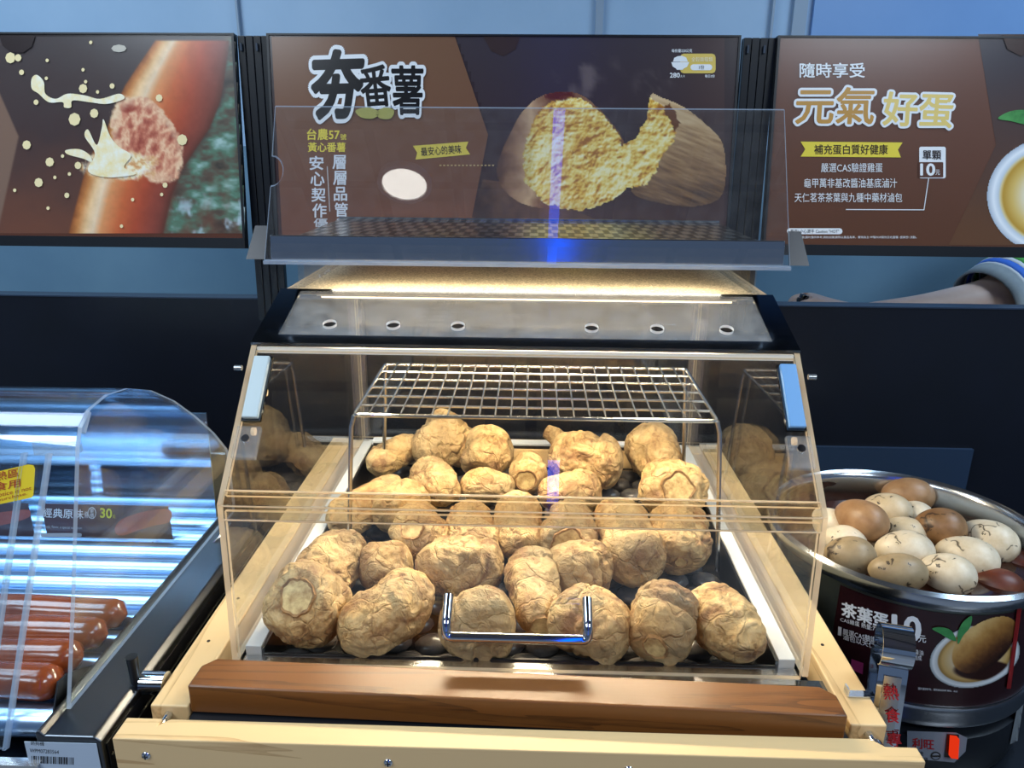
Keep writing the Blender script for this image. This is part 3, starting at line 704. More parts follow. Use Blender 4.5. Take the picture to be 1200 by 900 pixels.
# ------------------------------------------------------------------ perforated warming shelf with acrylic guard
sh = thing('warming_shelf', 'stainless warming shelf with a tilted clear guard above the cabinet', 'shelf', (CX, 1.0, .341))
t = NT('perforated_steel'); pb = t.principled((190, 188, 180), .25, 1.0)
br = t.n('TexBrick'); br.offset = .5; br.inputs['Scale'].default_value = 1.0
br.inputs['Brick Width'].default_value = .02; br.inputs['Row Height'].default_value = .04; br.inputs['Mortar Size'].default_value = .0042; br.inputs['Mortar Smooth'].default_value = .0
br.inputs['Color1'].default_value = lin((225, 222, 214)); br.inputs['Color2'].default_value = lin((210, 206, 198)); br.inputs['Mortar'].default_value = (.012, .012, .014, 1)
t.l(t.coords(), br.inputs['Vector']); t.l(br.outputs['Color'], pb.inputs['Base Color'])
obj('perforated_tray', MB().box((CX-.297, .884, .396), (CX+.297, 1.20, .399)), t.m, sh)
obj('front_lip', MB().hexa([(CX-.298, .876, .384), (CX+.298, .876, .384), (CX+.298, .882, .384), (CX-.298, .882, .384), (CX-.298, .8795, .4115), (CX+.298, .8795, .4115), (CX+.298, .8835, .4115), (CX-.298, .8835, .4115)]), steel('scratched_steel', (190, 194, 200), .12, 'X', .04), sh, bevel=.001)
obj('tray_bottom', MB().box((CX-.297, .883, .384), (CX+.297, 1.20, .3875)), M['steel'], sh)
obj('back_lip', MB().box((CX-.297, 1.197, .3995), (CX+.297, 1.20, .403)), M['steel'], sh)
for s in (-1, 1):
    x = CX+s*.298
    q = [(CX+s*.3045, .384), (CX+s*.327, .384), (CX+s*.318, .421), (CX+s*.3035, .421)]
    mb = MB().prism([(xx_, .8735+(zz_-.384)*.42+.001, zz_) for xx_, zz_ in q], (0, .0025, 0))
    obj('side_wing', mb, plain((26, 30, 38), .3), sh)
    obj('support', MB().box((CX+s*.282-.004, .935, .3405), (CX+s*.282+.004, 1.19, .3838)), AC, sh)
    obj('column', MB().box((CX+s*.302-.012, 1.285, -.0), (CX+s*.302+.012, 1.305, .384)), plain((66, 62, 78), .35), sh)
# guard: outline with the half-round notch at the left edge
gy = lambda z: .8735+(z-.384)*(.9495-.8765)/(.555-.3818)
pts = [(CX-.304, .384), (CX+.304, .384), (CX+.3, .556), (CX-.3, .556)]
notch = [(CX-.301+.014*math.sin(a*math.pi/10), .483+.017*math.cos(a*math.pi/10)) for a in range(11)]
pts += notch
obj('guard', MB().prism([(x, gy(z), z) for x, z in pts], (0, -.0035, -.0015), 0, 1), [M['guard'], M['edge_cool']], sh)
obj('guard_channel', MB().box((CX-.304, .8665, .3795), (CX+.304, .879, .3835)), M['edge_cool'], sh)
obj('shelf_light', MB().box((CX-.25, .94, .379), (CX+.25, .95, .3838)), emission('shelf_led', (1, .86, .62), 6), sh)
area_light('shelf_lamp', (CX, .945, .377), (CX, .95, .30), .5, .01, 1.3, (1, .86, .62))

# ------------------------------------------------------------------ wire rack
rk = thing('wire_rack', 'chrome wire cooling rack standing over the sweet potatoes at the back', 'wire rack', (CX+.014, 1.01, 0))
RX0, RX1, RY0, RY1, RZ = -.227, .236, .90, 1.13, .182
lp = fillet([(RX0+.1, RY0, RZ), (RX1, RY0, RZ), (RX1+.004, RY1, RZ), (RX0-.004, RY1, RZ), (RX0, RY0, RZ), (RX0+.1, RY0, RZ)], .008, 4)
obj('rim', MB().tube(lp, .0028, 8), M['wire'], rk, True)
for k in range(1, 23):
    x = RX0+(RX1-RX0)*k/23
    obj('wire', MB().tube([(x, RY0, RZ+.003), (x+(k-11.5)*.0003, RY1, RZ+.003)], .0013, 6), M['wire'], rk, True)
for k in range(1, 6):
    y = RY0+(RY1-RY0)*k/6
    obj('cross_wire', MB().tube([(RX0, y, RZ), (RX1, y, RZ)], .0018, 6), M['wire'], rk, True)
for x, y, s, e in ((RX0, RY0, -1, -.012), (RX1, RY0, 1, -.012), (RX0, RY1, -1, .0), (RX1, RY1, 1, .0)):
    obj('leg', MB().tube([(x, y, RZ), (x+s*.004, y+e*.2, RZ-.015), (x+s*.016, y+e, -.0265)], .003, 8), M['wire'], rk, True)

# ------------------------------------------------------------------ hot stones
stone_m = mottled((74, 71, 70), (98, 94, 92), 60, .26, bump=.05)
pm = []
rnd = random.Random(7)
for k in range(6):
    mb = MB(); a, b_, c_ = .0215+rnd.uniform(-.002, .0015), .0175+rnd.uniform(-.002, .002), .0105
    mb.ball((0, 0, 0), 1, (a, b_, c_), 14, 8)
    for v in mb.v:
        q = 1+.10*noise.noise(Vector((v.x*45, v.y*45, k*7.3))); v.x *= q; v.y *= q
    o = obj('pebble', mb, stone_m, None, True, angle=180); pm.append(o.data); bpy.data.objects.remove(o)
n = 0
for j in range(16):
    for i in range(13):
        x = CX-.252+i*.0435+(.0215 if j % 2 else 0)+rnd.uniform(-.003, .003); y = .699+j*.0362+rnd.uniform(-.0025, .0025)
        if abs(x-CX) > .254 or y > 1.222: continue
        o = bpy.data.objects.new('pebble', pm[rnd.randrange(6)]); col.objects.link(o)
        o.location = (x, y, -.0475); o.rotation_euler = (0, 0, rnd.choice((0, math.pi))+rnd.uniform(-.35, .35))
        tag(o, 'smooth dark grey pebble lying in the warmer under the sweet potatoes', 'pebble', 'dark hot stones under the sweet potatoes')

# ------------------------------------------------------------------ sweet potatoes
t = NT('sweet_potato_skin'); pb = t.principled((206, 166, 108), .62)
oi = t.n('ObjectInfo'); tc = t.n('TexCoord'); va = t.n('VectorMath', operation='ADD'); sc_ = t.n('VectorMath', operation='SCALE')
t.l(oi.outputs['Location'], sc_.inputs[0]); sc_.inputs['Scale'].default_value = 7.0
t.l(tc.outputs['Object'], va.inputs[0]); t.l(sc_.outputs[0], va.inputs[1]); V = va.outputs[0]
n1 = t.noise(V, 22, 5, .62, .6); n2 = t.noise(V, 70, 5, .7, .8); n3 = t.noise(V, 9, 3, .5)
vo = t.n('TexVoronoi', feature='DISTANCE_TO_EDGE'); vo.inputs['Scale'].default_value = 26
wv = t.n('VectorMath', operation='ADD'); nzv = t.n('TexNoise'); nzv.inputs['Scale'].default_value = 30; t.l(V, nzv.inputs['Vector'])
s2 = t.n('VectorMath', operation='SCALE'); s2.inputs['Scale'].default_value = .05; t.l(nzv.outputs['Color'], s2.inputs[0]); t.l(V, wv.inputs[0]); t.l(s2.outputs[0], wv.inputs[1]); t.l(wv.outputs[0], vo.inputs['Vector'])
n4 = t.noise(V, 14, 4, .6, 1.5)
base = t.ramp(t.math('ADD', t.math('MULTIPLY', n1, .6), t.math('MULTIPLY', n2, .4)), [(.33, (116, 78, 44)), (.42, (172, 132, 82)), (.51, (206, 170, 114)), (.66, (226, 196, 144))])
gm = t.n('Mix', data_type='RGBA'); t.l(t.math('MULTIPLY', t.math('SUBTRACT', n3, .42), 3.2), gm.inputs[0]); gm.clamp_factor = True; gm.inputs[7].default_value = lin((152, 132, 98)); t.l(base, gm.inputs[6])
crack = t.math('SUBTRACT', 1.0, t.math('MINIMUM', t.math('MULTIPLY', vo.outputs['Distance'], 22.0), 1.0))
br_ = t.math('MINIMUM', t.math('MAXIMUM', t.math('MULTIPLY', t.math('SUBTRACT', n4, .51), 6.0), 0.0), 1.0)
mx = t.n('Mix', data_type='RGBA'); ck_ = t.math('MULTIPLY', t.math('MULTIPLY', crack, .5), t.math('GREATER_THAN', n4, .5)); t.l(t.math('MAXIMUM', t.math('MULTIPLY', br_, .8), ck_), mx.inputs[0]); t.l(gm.outputs[2], mx.inputs[6]); mx.inputs[7].default_value = lin((112, 66, 36))
t.l(mx.outputs[2], pb.inputs['Base Color'])
hgt = t.math('SUBTRACT', t.math('ADD', t.math('MULTIPLY', n1, .7), t.math('MULTIPLY', n2, .7)), t.math('MULTIPLY', crack, .2))
vb = t.n('TexVoronoi', feature='SMOOTH_F1'); vb.inputs['Scale'].default_value = 85; t.l(wv.outputs[0], vb.inputs['Vector'])
hgt = t.math('ADD', hgt, t.math('MULTIPLY', vb.outputs['Distance'], .55))
t.bump(hgt, pb, .85, .008)
M['potato'] = t.m
M['cut'] = mottled((226, 200, 140), (150, 108, 56), 90, .6, lo=.35, hi=.7, bump=.3)
M['cut_rim'] = mottled((112, 78, 46), (172, 132, 84), 120, .7)

def sweet_potato(label, px, py, zc, rpx, ratio, yaw, pitch=0., taper=0., bend=0., cut=0, seed=0, name='sweet_potato', neck=None):
    zc -= .031; c = at_z(px, py, zc); depth = (c-C_LOC).dot(C_FWD); r = rpx*.98*depth/FPX; L = r*ratio
    d = Vector((math.cos(math.radians(yaw))*math.cos(math.radians(pitch)), math.sin(math.radians(yaw))*math.cos(math.radians(pitch)), math.sin(math.radians(pitch))))
    side = Vector((-math.sin(math.radians(yaw)), math.cos(math.radians(yaw)), 0)); upv = d.cross(side).normalized()
    if upv.z < 0: upv = -upv
    NR, NS = 76, 72; rings = []; so = Vector((seed*3.7, seed*1.3, seed*2.1)); pexp = 2.9
    tmax = .86 if cut else 1.0
    rg = random.Random(seed); crease = [(rg.uniform(-.7, .7), rg.uniform(-1, 1), rg.uniform(.05, .1)) for _ in range(3)]
    for i in range(NR+1):
        tt = -math.cos(math.pi*i/NR); tt = min(tt, tmax) if cut else tt
        prof = max(1-abs(tt)**pexp, 0)**(1/2.3)
        if cut and i >= NR-1 : prof *= (1.0, .97)[i-NR+1] if i < NR else .5
        prof *= 1+taper*tt
        if neck and tt < neck[0]: prof *= 1-(1-neck[1])*min((neck[0]-tt)/.25, 1)
        ring = []
        for k in range(NS):
            a = 2*math.pi*k/NS; ux, uz = math.cos(a), math.sin(a)
            q = Vector((tt*L*22, ux*prof*r*22, uz*prof*r*22))
            lump = noise.noise(q*.75+so)*.26
            off = Vector((noise.noise(q*2+so), noise.noise(q*2+so*2), noise.noise(q*2+so*3)))*.35
            vd, _p = noise.voronoi(Vector((q.x*.95, q.y*1.25, q.z*1.25))+so+off)
            w2 = .27*(min(vd[0], .75)-.36)
            vd2, _p = noise.voronoi(Vector((q.x*2.4, q.y*3.4, q.z*3.4))+so*1.3+off*2)
            w2 += .08*(min(vd2[0], .75)-.36)
            rid = 1-abs(noise.noise(Vector((q.x*1.6, q.y*3.0, q.z*3.0))+so*1.7+off*1.5))*3.2
            wr = -max(rid-.35, 0)**1.3*.13
            for (t0, w0, wd) in crease:
                wr -= .09*math.exp(-((tt-t0-.14*math.sin(a*1.0+w0*3))/wd)**2)*(.5+.5*math.sin(a+w0*6))
            rad = max(prof, .012)*r*(1+lump+wr+w2)
            bz = bend*r*tt*tt
            ring.append(c+d*(tt*L*(1+.06*noise.noise(Vector((ux*1.3, uz*1.3, seed)))) )+side*(ux*rad+bz)+upv*(uz*rad))
        rings.append(ring)
    mb = MB().ring_tube(rings)
    low = min(v.z for v in mb.v); sh_ = max(0, -.0275-low)
    if sh_:
        for v in mb.v: v.z += sh_
    near = min(v.y for v in mb.v); back = max(0, .6635-near)
    far = max(v.y for v in mb.v)
    if far > 1.240: back = 1.240-far
    lowx = [v.x for v in mb.v if v.z < .001] or [CX]
    sx = max(0, -.2815-min(lowx))+min(0, .2615-max(lowx))
    if sx:
        for v in mb.v: v.x += sx
        c = c+Vector((sx, 0, 0))
    if back:
        mv = (c-C_LOC)*(back/c.y); mv.z = 0
        for v in mb.v: v += mv
        c = c+mv
    o = obj(name, mb, M['potato'], None, True, angle=180)
    tag(o, label, 'sweet potato', 'sweet potatoes in the warmer')
    if cut:
        e = MB(); cc = c+d*(L*tmax*1.0)+side*(bend*r*tmax*tmax)+Vector((0, 0, sh_)); pr_ = max(1-tmax**pexp, 0)**(1/2.3)*(1+taper*tmax)
        rr_ = r*pr_*cut; K = 28; circ = lambda k: side*math.cos(2*math.pi*k/K)+upv*math.sin(2*math.pi*k/K)
        wob = [1+.22*noise.noise(Vector((math.cos(2*math.pi*k/K)*2, math.sin(2*math.pi*k/K)*2, seed*1.7))) for k in range(K)]
        vs_ = [cc+d*.0015]+[cc+d*.0025+circ(k)*rr_*.87*wob[k]*(1+.1*noise.noise(Vector((k*.9, seed, 2)))) for k in range(K)]+[cc+d*.0036+circ(k)*rr_*wob[k] for k in range(K)]+[cc-d*.007+circ(k)*rr_*1.14*wob[k] for k in range(K)]
        e.add(vs_, [(0, k+1, (k+1) % K+1) for k in range(K)]+[(q*K+k+1, q*K+k+1+K, q*K+(k+1) % K+1+K, q*K+(k+1) % K+1) for q in (0, 1) for k in range(K)], [0]*K+[1]*(2*K))
        ce = obj('cut_end', e, [M['cut'], M['cut_rim']], o); ce['label'] = 'pale cut end of the root'
    return o
POT = [
 # label, px, py, zc, rpx, ratio, yaw, pitch, taper, bend, cut
 ('round sweet potato with a pale cut end in the front left corner', 352, 714, .045, 44, 1.12, -98, 42, .05, 0, .72),
 ('wrinkled upright sweet potato behind the front left corner one', 391, 663, .045, 35, 1.4, 70, 0, -.05, 0, 0),
 ('large greyish sweet potato lying diagonally near the front left', 457, 718, .045, 38, 1.75, 52, 0, .0, .05, 0),
 ('small wrinkled sweet potato left of the large horizontal one', 451, 662, .04, 29, 1.15, 30, 0, .0, 0, 0),
 ('large horizontal sweet potato with a dark sunken cut end', 537, 664, .048, 34, 1.6, 186, -4, -.02, 0, .62),
 ('dented sweet potato behind the left end of the door handle', 559, 731, .045, 38, 1.2, 15, 0, .0, 0, 0),
 ('long crooked sweet potato pointing its cut tip at the handle middle', 626, 692, .045, 29, 2.4, -84, -6, -.18, .1, .85),
 ('long pale sweet potato above the crooked one in the centre', 608, 614, .05, 27, 2.2, 92, 0, .0, 0, 0),
 ('round knobbly sweet potato right of the crooked one', 680, 669, .045, 35, 1.1, 40, 0, 0, 0, 0),
 ('folded sweet potato behind the right end of the door handle', 690, 742, .045, 41, 1.25, 150, 0, 0, 0, 0),
 ('lumpy sweet potato with a black spotted cut end right of the handle', 775, 736, .05, 41, 1.15, -110, -10, -.05, 0, .6),
 ('oblong wrinkled sweet potato in the front right corner', 850, 733, .048, 36, 1.6, 112, 0, .03, 0, 0),
 ('tall smooth sweet potato tapering away beside the dark pebbles', 733, 630, .05, 36, 1.9, -82, -5, .16, 0, 0),
 ('plump sweet potato with a dark tip above the dark pebbles', 795, 632, .05, 37, 1.15, -95, -15, -.12, 0, .35),
 ('sweet potato with a broad pale scarred end by the right ledge', 790, 575, .056, 38, 1.1, -90, 28, 0, 0, .78),
 ('dull purplish sweet potato with a cracked flat end in the centre', 667, 626, .05, 35, 1.2, -95, 10, 0, 0, .9),
 ('horizontal sweet potato behind the hinge in the centre right', 668, 578, .05, 25, 1.5, 4, 0, 0, 0, 0),
 ('tan sweet potato just right of the mouldy ended one', 553, 626, .048, 30, 1.6, 98, 0, 0, 0, 0),
 ('grey sweet potato with a greenish mouldy cut end', 492, 625, .048, 34, 1.15, -100, 38, 0, 0, .62),
 ('sweet potato behind the hinge above the mouldy ended one', 468, 592, .048, 29, 1.2, 60, 0, 0, 0, 0),
 ('leaning oval sweet potato under the topmost left one', 511, 563, .055, 25, 1.7, 118, 0, 0, 0, 0),
 ('short horizontal sweet potato below the round cut one', 571, 571, .05, 21, 1.55, 2, 0, 0, 0, 0),
 ('ringed sweet potato with an open cut end in the back centre', 618, 551, .05, 21, 1.8, -92, 4, 0, 0, .9),
 ('round sweet potato with a pale cut base in the back left', 570, 531, .06, 29, 1.15, -100, -28, 0, 0, .5),
 ('half hidden sweet potato at the far back left of centre', 543, 524, .045, 20, 1.3, 90, 0, 0, 0, 0),
 ('topmost pear shaped sweet potato touching the rack front', 515, 515, .062, 28, 1.3, 60, 25, 0.22, 0, 0),
 ('long curved sweet potato along the left ledge', 432, 590, .045, 23, 2.7, 62, 0, -.05, .12, 0),
 ('slim ringed sweet potato at the back left corner', 463, 533, .045, 19, 2.2, 60, 0, 0, 0, 0),
 ('big sweet potato with a thin stalk neck in the back right', 686, 540, .052, 33, 1.35, 172, 8, 0, 0, 0),
 ('barrel shaped ringed sweet potato at the back right', 766, 528, .05, 29, 1.55, 100, 6, 0, 0, 0),
]
for i, p in enumerate(POT): sweet_potato(*p, seed=i+1)
# root neck of the big back one
sk = [o for o in col.objects if o.get('label', '').startswith('big sweet potato with a thin')][0]
a = at_y(640, 505, 1.225); b_ = at_y(672, 530, 1.20)
mb = MB().tube([a, a*.75+b_*.25+Vector((.002, 0, .002)), a*.4+b_*.6, b_+Vector((.01, 0, -.005))], [.012, .0155, .018, .021], 16)
obj('neck', mb, M['potato'], sk, True)

# ------------------------------------------------------------------ counters at both sides
for x0, x1, lab in ((-1.6, -.384, 'dark counter carrying the sausage roller grill'), (.352, 1.6, 'dark counter carrying the tea egg pot')):
    ct = thing('counter', lab, 'counter', ((x0+x1)/2, .95, -.85))
    obj('counter_top', MB().box((x0, .50, -.29), (x1, 1.355, -.262)), plain((20, 24, 30), .25), ct, bevel=.002)
    obj('counter_body', MB().box((x0+.02, .53, -.85), (x1-.02, 1.35, -.2905)), plain((12, 15, 20), .4), ct)
b = MB().box((.50, 1.352, -.262), (.845, 1.3595, -.035)); struct('wall_lower_panel', b, plain((34, 52, 76), .4))

# ------------------------------------------------------------------ tea egg pot
PCX, PCY, PZ, PR = .526, .956, .015, .1855
pot = thing('egg_pot', 'round stainless tea egg cooker with a dark printed label band', 'egg cooker', (PCX, PCY, -.262))
pc0 = (PCX, PCY, 0); psteel = steel('pot_steel', (196, 202, 210), .2, 'Z', .05)
obj('body', MB().lathe([(.172, -.165), (.176, -.16), (.176, .0), (.172, .0), (.171, -.10), (.0005, -.10)], pc0, 96), mottled((110, 116, 108), (96, 102, 98), 12, .3, .8), pot, True)
obj('rim', MB().lathe([(.1705, -.05), (.1705, .004), (.1735, .012), (.179, .0155), (.1845, .012), (.1858, .005), (.1835, -.002), (.1785, -.004), (.1775, -.008), (.173, -.01), (.1725, -.05)], pc0, 96, closed=True), psteel, pot, True)
obj('base_ring', MB().lathe([(.170, -.146), (.1795, -.146), (.181, -.152), (.1795, -.158), (.1815, -.164), (.1795, -.173), (.170, -.175)], pc0, 96, closed=True), psteel, pot, True)
obj('base', MB().lathe([(.0005, -.262), (.172, -.262), (.176, -.255), (.176, -.195), (.164, -.19), (.164, -.176), (.0005, -.176)], pc0, 96), plain((22, 26, 32), .3), pot, True)
stain = mottled((58, 34, 22), (30, 16, 10), 80, .5)
for a0, a1 in ((1.75, 2.5), (1.1, 1.22)):
    mb = MB(); k = 24
    up_e = [.002+.002*noise.noise(Vector((i*.9, a0, 3))) for i in range(k+1)]; lo_e = [-.010-.006*abs(noise.noise(Vector((i*.7, a0, 9)))) for i in range(k+1)]
    vs = []
    for i in range(k+1):
        a = a0+(a1-a0)*i/k; q = math.sin(math.pi*i/k)**.4
        m = (up_e[i]+lo_e[i])/2
        for z in (m+(up_e[i]-m)*q, m+(lo_e[i]-m)*q): vs.append((PCX+.1702*math.cos(a), PCY+.1702*math.sin(a), z))
    obj('sauce_stain', mb.add(vs, [(2*i, 2*i+1, 2*i+3, 2*i+2) for i in range(k)]), stain, pot)
def cyl_map(cx, cy, R):
    def f(px, py, lift=0.):
        d = ray(px, py); ox, oy = C_LOC.x-cx, C_LOC.y-cy
        A = d.x*d.x+d.y*d.y; B = 2*(ox*d.x+oy*d.y); Cc = ox*ox+oy*oy-R*R
        D = max(B*B-4*A*Cc, 0); k = (-B-math.sqrt(D))/(2*A); p = C_LOC+d*k
        n_ = Vector((p.x-cx, p.y-cy, 0)).normalized(); return p+n_*lift
    f.curved = True
    return f
PM = cyl_map(PCX, PCY, .1768)
th = lambda p: math.atan2(p.y-PCY, p.x-PCX)
a0 = th(PM(984, 690)); a1 = a0+2.45
mb = MB(); vs = []
for i in range(61):
    a = a0+(a1-a0)*i/60
    for z in (-.145, -.012): vs.append((PCX+.1768*math.cos(a), PCY+.1768*math.sin(a), z))
obj('label_band', mb.add(vs, [(2*i, 2*i+2, 2*i+3, 2*i+1) for i in range(60)]), mottled((46, 20, 24), (34, 14, 18), 14, .25), pot, True)
pw = plain((226, 228, 232), .3)
lettering('茶葉蛋', [(987, 705), (1041, 720), (1040, 738), (986, 721)], PM, 2, pw, pot, .03)
lettering('10', [(1046, 720), (1079, 724), (1078, 752), (1046, 746)], PM, 2, pw, pot, .03)
lettering('元', [(1076, 744), (1085, 745), (1085, 753), (1076, 752)], PM, 2, pw, pot, .01)
lettering('CAS雞蛋 熱量:72大卡', [(985, 723), (1040, 737), (1040, 744), (985, 728)], PM, 2, pw, pot)
lettering('嚴選CAS驗證雞蛋', [(988, 736), (1040, 750), (1040, 758), (988, 743)], PM, 2, pw, pot)
lettering('滷包以天仁茗茶', [(988, 742), (1040, 758), (1040, 765), (988, 749)], PM, 2, pw, pot)
lettering('基改醬油', [(1060, 759), (1082, 762), (1082, 768), (1060, 765)], PM, 2, pw, pot)
lettering('滷製而成', [(1060, 766), (1080, 768), (1080, 774), (1060, 772)], PM, 2, pw, pot)
lettering('圖片僅供參考。實際產品為準 實物、為主', [(1076, 805), (1122, 809), (1122, 811), (1076, 808)], PM, 2, pw, pot)
flat('label_mark', [(982.5, 734), (986.5, 735), (986, 745), (982, 744)], PM, 2, pw, pot)
flat('label_badge', [(998, 772), (1012, 777), (1011, 790), (997, 784)], PM, 2, plain((150, 50, 100), .3), pot)
def plate_photo(X, Y):
    a = math.radians(-14); u = (X-1142)*math.cos(a)+(Y-769)*math.sin(a); v = -(X-1142)*math.sin(a)+(Y-769)*math.cos(a); d = np.hypot(u/54, v/36)
    n = fbm(X/12, Y/12, 4); n2 = fbm(X/4, Y/4, 6)
    c = grad(d, [(0, (150, 100, 60)), (.5, (206, 186, 150)), (.72, (196, 160, 96)), (.80, (150, 116, 60)), (.83, (196, 198, 196)), (.92, (226, 230, 230)), (1, (130, 138, 140))])
    c = over(c, np.array((44, 22, 18.)), sstep(1.0, .8, np.hypot((X-1152)/38, (Y-785)/13))*sstep(.86, .8, d))
    a = math.radians(-38); p = (X-1154)*math.cos(a)+(Y-754)*math.sin(a); q = -(X-1154)*math.sin(a)+(Y-754)*math.cos(a); e = np.hypot(p/44, q/(25-.06*p))
    eg = grad(.5+.5*q/25+.25*(n-.5)+.1*(n2-.5), [(.05, (214, 178, 112)), (.3, (180, 134, 70)), (.55, (136, 92, 44)), (.8, (72, 42, 24)), (1, (30, 16, 14))]); c = over(c, eg, sstep(1.03, .98, e))
    return c, ((d < 1) | (e < 1)).astype(float)
picture('printed_plate', (1085, 718, 1197, 812), .9, plate_photo, PM, 2.5, pot)
leaf_m = mottled((70, 150, 80), (40, 112, 60), 50, .3)
flat('printed_leaf', [(1092, 736), (1102, 734), (1114, 738), (1120, 750), (1112, 748), (1102, 742)], PM, 6, leaf_m, pot, True)
flat('printed_leaf', [(1122, 754), (1122, 740), (1128, 728), (1138, 721), (1136, 734), (1128, 744)], PM, 6, leaf_m, pot, True)
flat('label_red_strip', [(1192, 702), (1197, 702), (1183, 806), (1178, 806)], PM, 7, plain((120, 22, 22), .3), pot)
lettering('Caution hot 小心燙', [(1192.5, 712), (1195.5, 712), (1182, 800), (1179.5, 800)], PM, 8, plain((190, 60, 60), .3), pot)
# control plate with lit switch
CM = cyl_map(PCX, PCY, .1765)
flat('control_plate', [(1063, 856), (1120, 858), (1133, 864), (1131, 880), (1118, 893), (1063, 888)], CM, 3, plain((150, 158, 168), .35, .3), pot)
lettering('利旺', [(1069, 864), (1094, 866), (1094, 878), (1069, 876)], CM, 5, plain((170, 30, 36), .4), pot, .02)
lettering('多用途', [(1064, 878), (1082, 880), (1082, 885), (1064, 883)], CM, 5, ink, pot)
lettering('電熱保溫鍋', [(1063, 884), (1087, 887), (1087, 892), (1063, 889)], CM, 5, ink, pot)
ring_pts = [(1096+6*math.cos(a*.4488), 885+5*math.sin(a*.4488)) for a in range(14)]
flat('plate_emblem', ring_pts, CM, 5, ink, pot); flat('emblem_centre', [(1096+4.4*math.cos(a*.4488), 885+3.6*math.sin(a*.4488)) for a in range(14)], CM, 6, plain((150, 158, 168), .35, .3), pot)
flat('emblem_bar', [(1091, 884), (1101, 884), (1101, 886), (1091, 886)], CM, 7, ink, pot)
sw = flat('switch_frame', [(1109, 859), (1123, 860), (1121, 888), (1106, 886)], CM, 6, plain((10, 10, 12), .3), pot)
obj('switch_rocker', MB().prism([CM(1112, 860, .002), CM(1120, 861, .002), CM(1118.5, 884, .002), CM(1110.5, 883, .002)], (CM(1115, 870, .008)-CM(1115, 870, .002))), emission('red_switch', (1, .045, .01), .75), sw)
flat('rating_sticker', [(1193, 822), (1200, 818), (1192, 868), (1183, 872)], CM, 2, plain((120, 126, 130), .4), pot)
# braising liquid
liq = tag(obj('braising_liquid', MB().lathe([(.0005, -.035), (.1700, -.035), (.1700, -.09), (.0005, -.09)], pc0, 64), plain((52, 22, 12), .06), None, True), 'dark brown braising liquid around the eggs in the pot', 'liquid')
def egg_material(name, c1, c2, crack):
    t = NT(name); pb = t.principled(c1, .42); V = t.coords()
    n1 = t.noise(V, 40, 4, .6); base = t.ramp(n1, [(.35, c1), (.68, c2)])
    last = base
    if crack:
        vo = t.n('TexVoronoi', feature='DISTANCE_TO_EDGE'); vo.inputs['Scale'].default_value = crack
        nz = t.n('TexNoise'); nz.inputs['Scale'].default_value = 50; t.l(V, nz.inputs['Vector'])
        s2 = t.n('VectorMath', operation='SCALE'); s2.inputs['Scale'].default_value = .022; t.l(nz.outputs['Color'], s2.inputs[0])
        ad = t.n('VectorMath', operation='ADD'); t.l(V, ad.inputs[0]); t.l(s2.outputs[0], ad.inputs[1])
        oi = t.n('ObjectInfo'); a2 = t.n('VectorMath', operation='ADD'); t.l(ad.outputs[0], a2.inputs[0]); t.l(oi.outputs['Location'], a2.inputs[1]); t.l(a2.outputs[0], vo.inputs['Vector'])
        m = t.math('SUBTRACT', 1.0, t.math('MINIMUM', t.math('MULTIPLY', vo.outputs['Distance'], 26.0), 1.0))
        gate = t.math('MULTIPLY', m, t.math('GREATER_THAN', t.noise(V, 34, 2), .52))
        blot = t.math('GREATER_THAN', t.noise(V, 75, 4, .6), .655)
        f = t.math('MAXIMUM', gate, t.math('MULTIPLY', blot, .9))
        mx = t.n('Mix', data_type='RGBA'); t.l(f, mx.inputs[0]); t.l(base, mx.inputs[6]); mx.inputs[7].default_value = lin((40, 24, 16)); last = mx.outputs[2]
    t.l(last, pb.inputs['Base Color']); return t.m
em = {'white': egg_material('cracked_white_shell', (222, 208, 184), (198, 178, 146), 24), 'pale': egg_material('pale_shell', (212, 192, 160), (190, 166, 128), 18),
      'brown': egg_material('brown_shell', (168, 130, 92), (140, 102, 66), 0), 'dark': egg_material('stained_brown_shell', (146, 108, 70), (112, 78, 46), 14), 'grey': egg_material('greyish_shell', (164, 142, 108), (136, 114, 82), 12),
      'sunk': egg_material('soaked_shell', (104, 46, 22), (72, 30, 14), 0)}
def egg(label, px, py, z, lpx, ratio, yaw, kind, pitch=0, seed=0):
    c = at_z(px, py, z); dep = (c-C_LOC).dot(C_FWD); L = lpx*dep/FPX; r = L*ratio
    d = Vector((math.cos(yaw)*math.cos(pitch), math.sin(yaw)*math.cos(pitch), math.sin(pitch))); sd = Vector((-math.sin(yaw), math.cos(yaw), 0)); uu = d.cross(sd)
    rings = []
    for i in range(21):
        tt = -math.cos(math.pi*i/20); rad = r*math.sqrt(max(1-tt*tt, 1e-5))*(1-.13*tt)
        rings.append([c+d*tt*L+sd*rad*math.cos(2*math.pi*k/28)+uu*rad*math.sin(2*math.pi*k/28) for k in range(28)])
    return tag(obj('tea_egg', MB().ring_tube(rings), em[kind], None, True, angle=180), label, 'egg', 'tea eggs in the steel pot')
R = math.radians
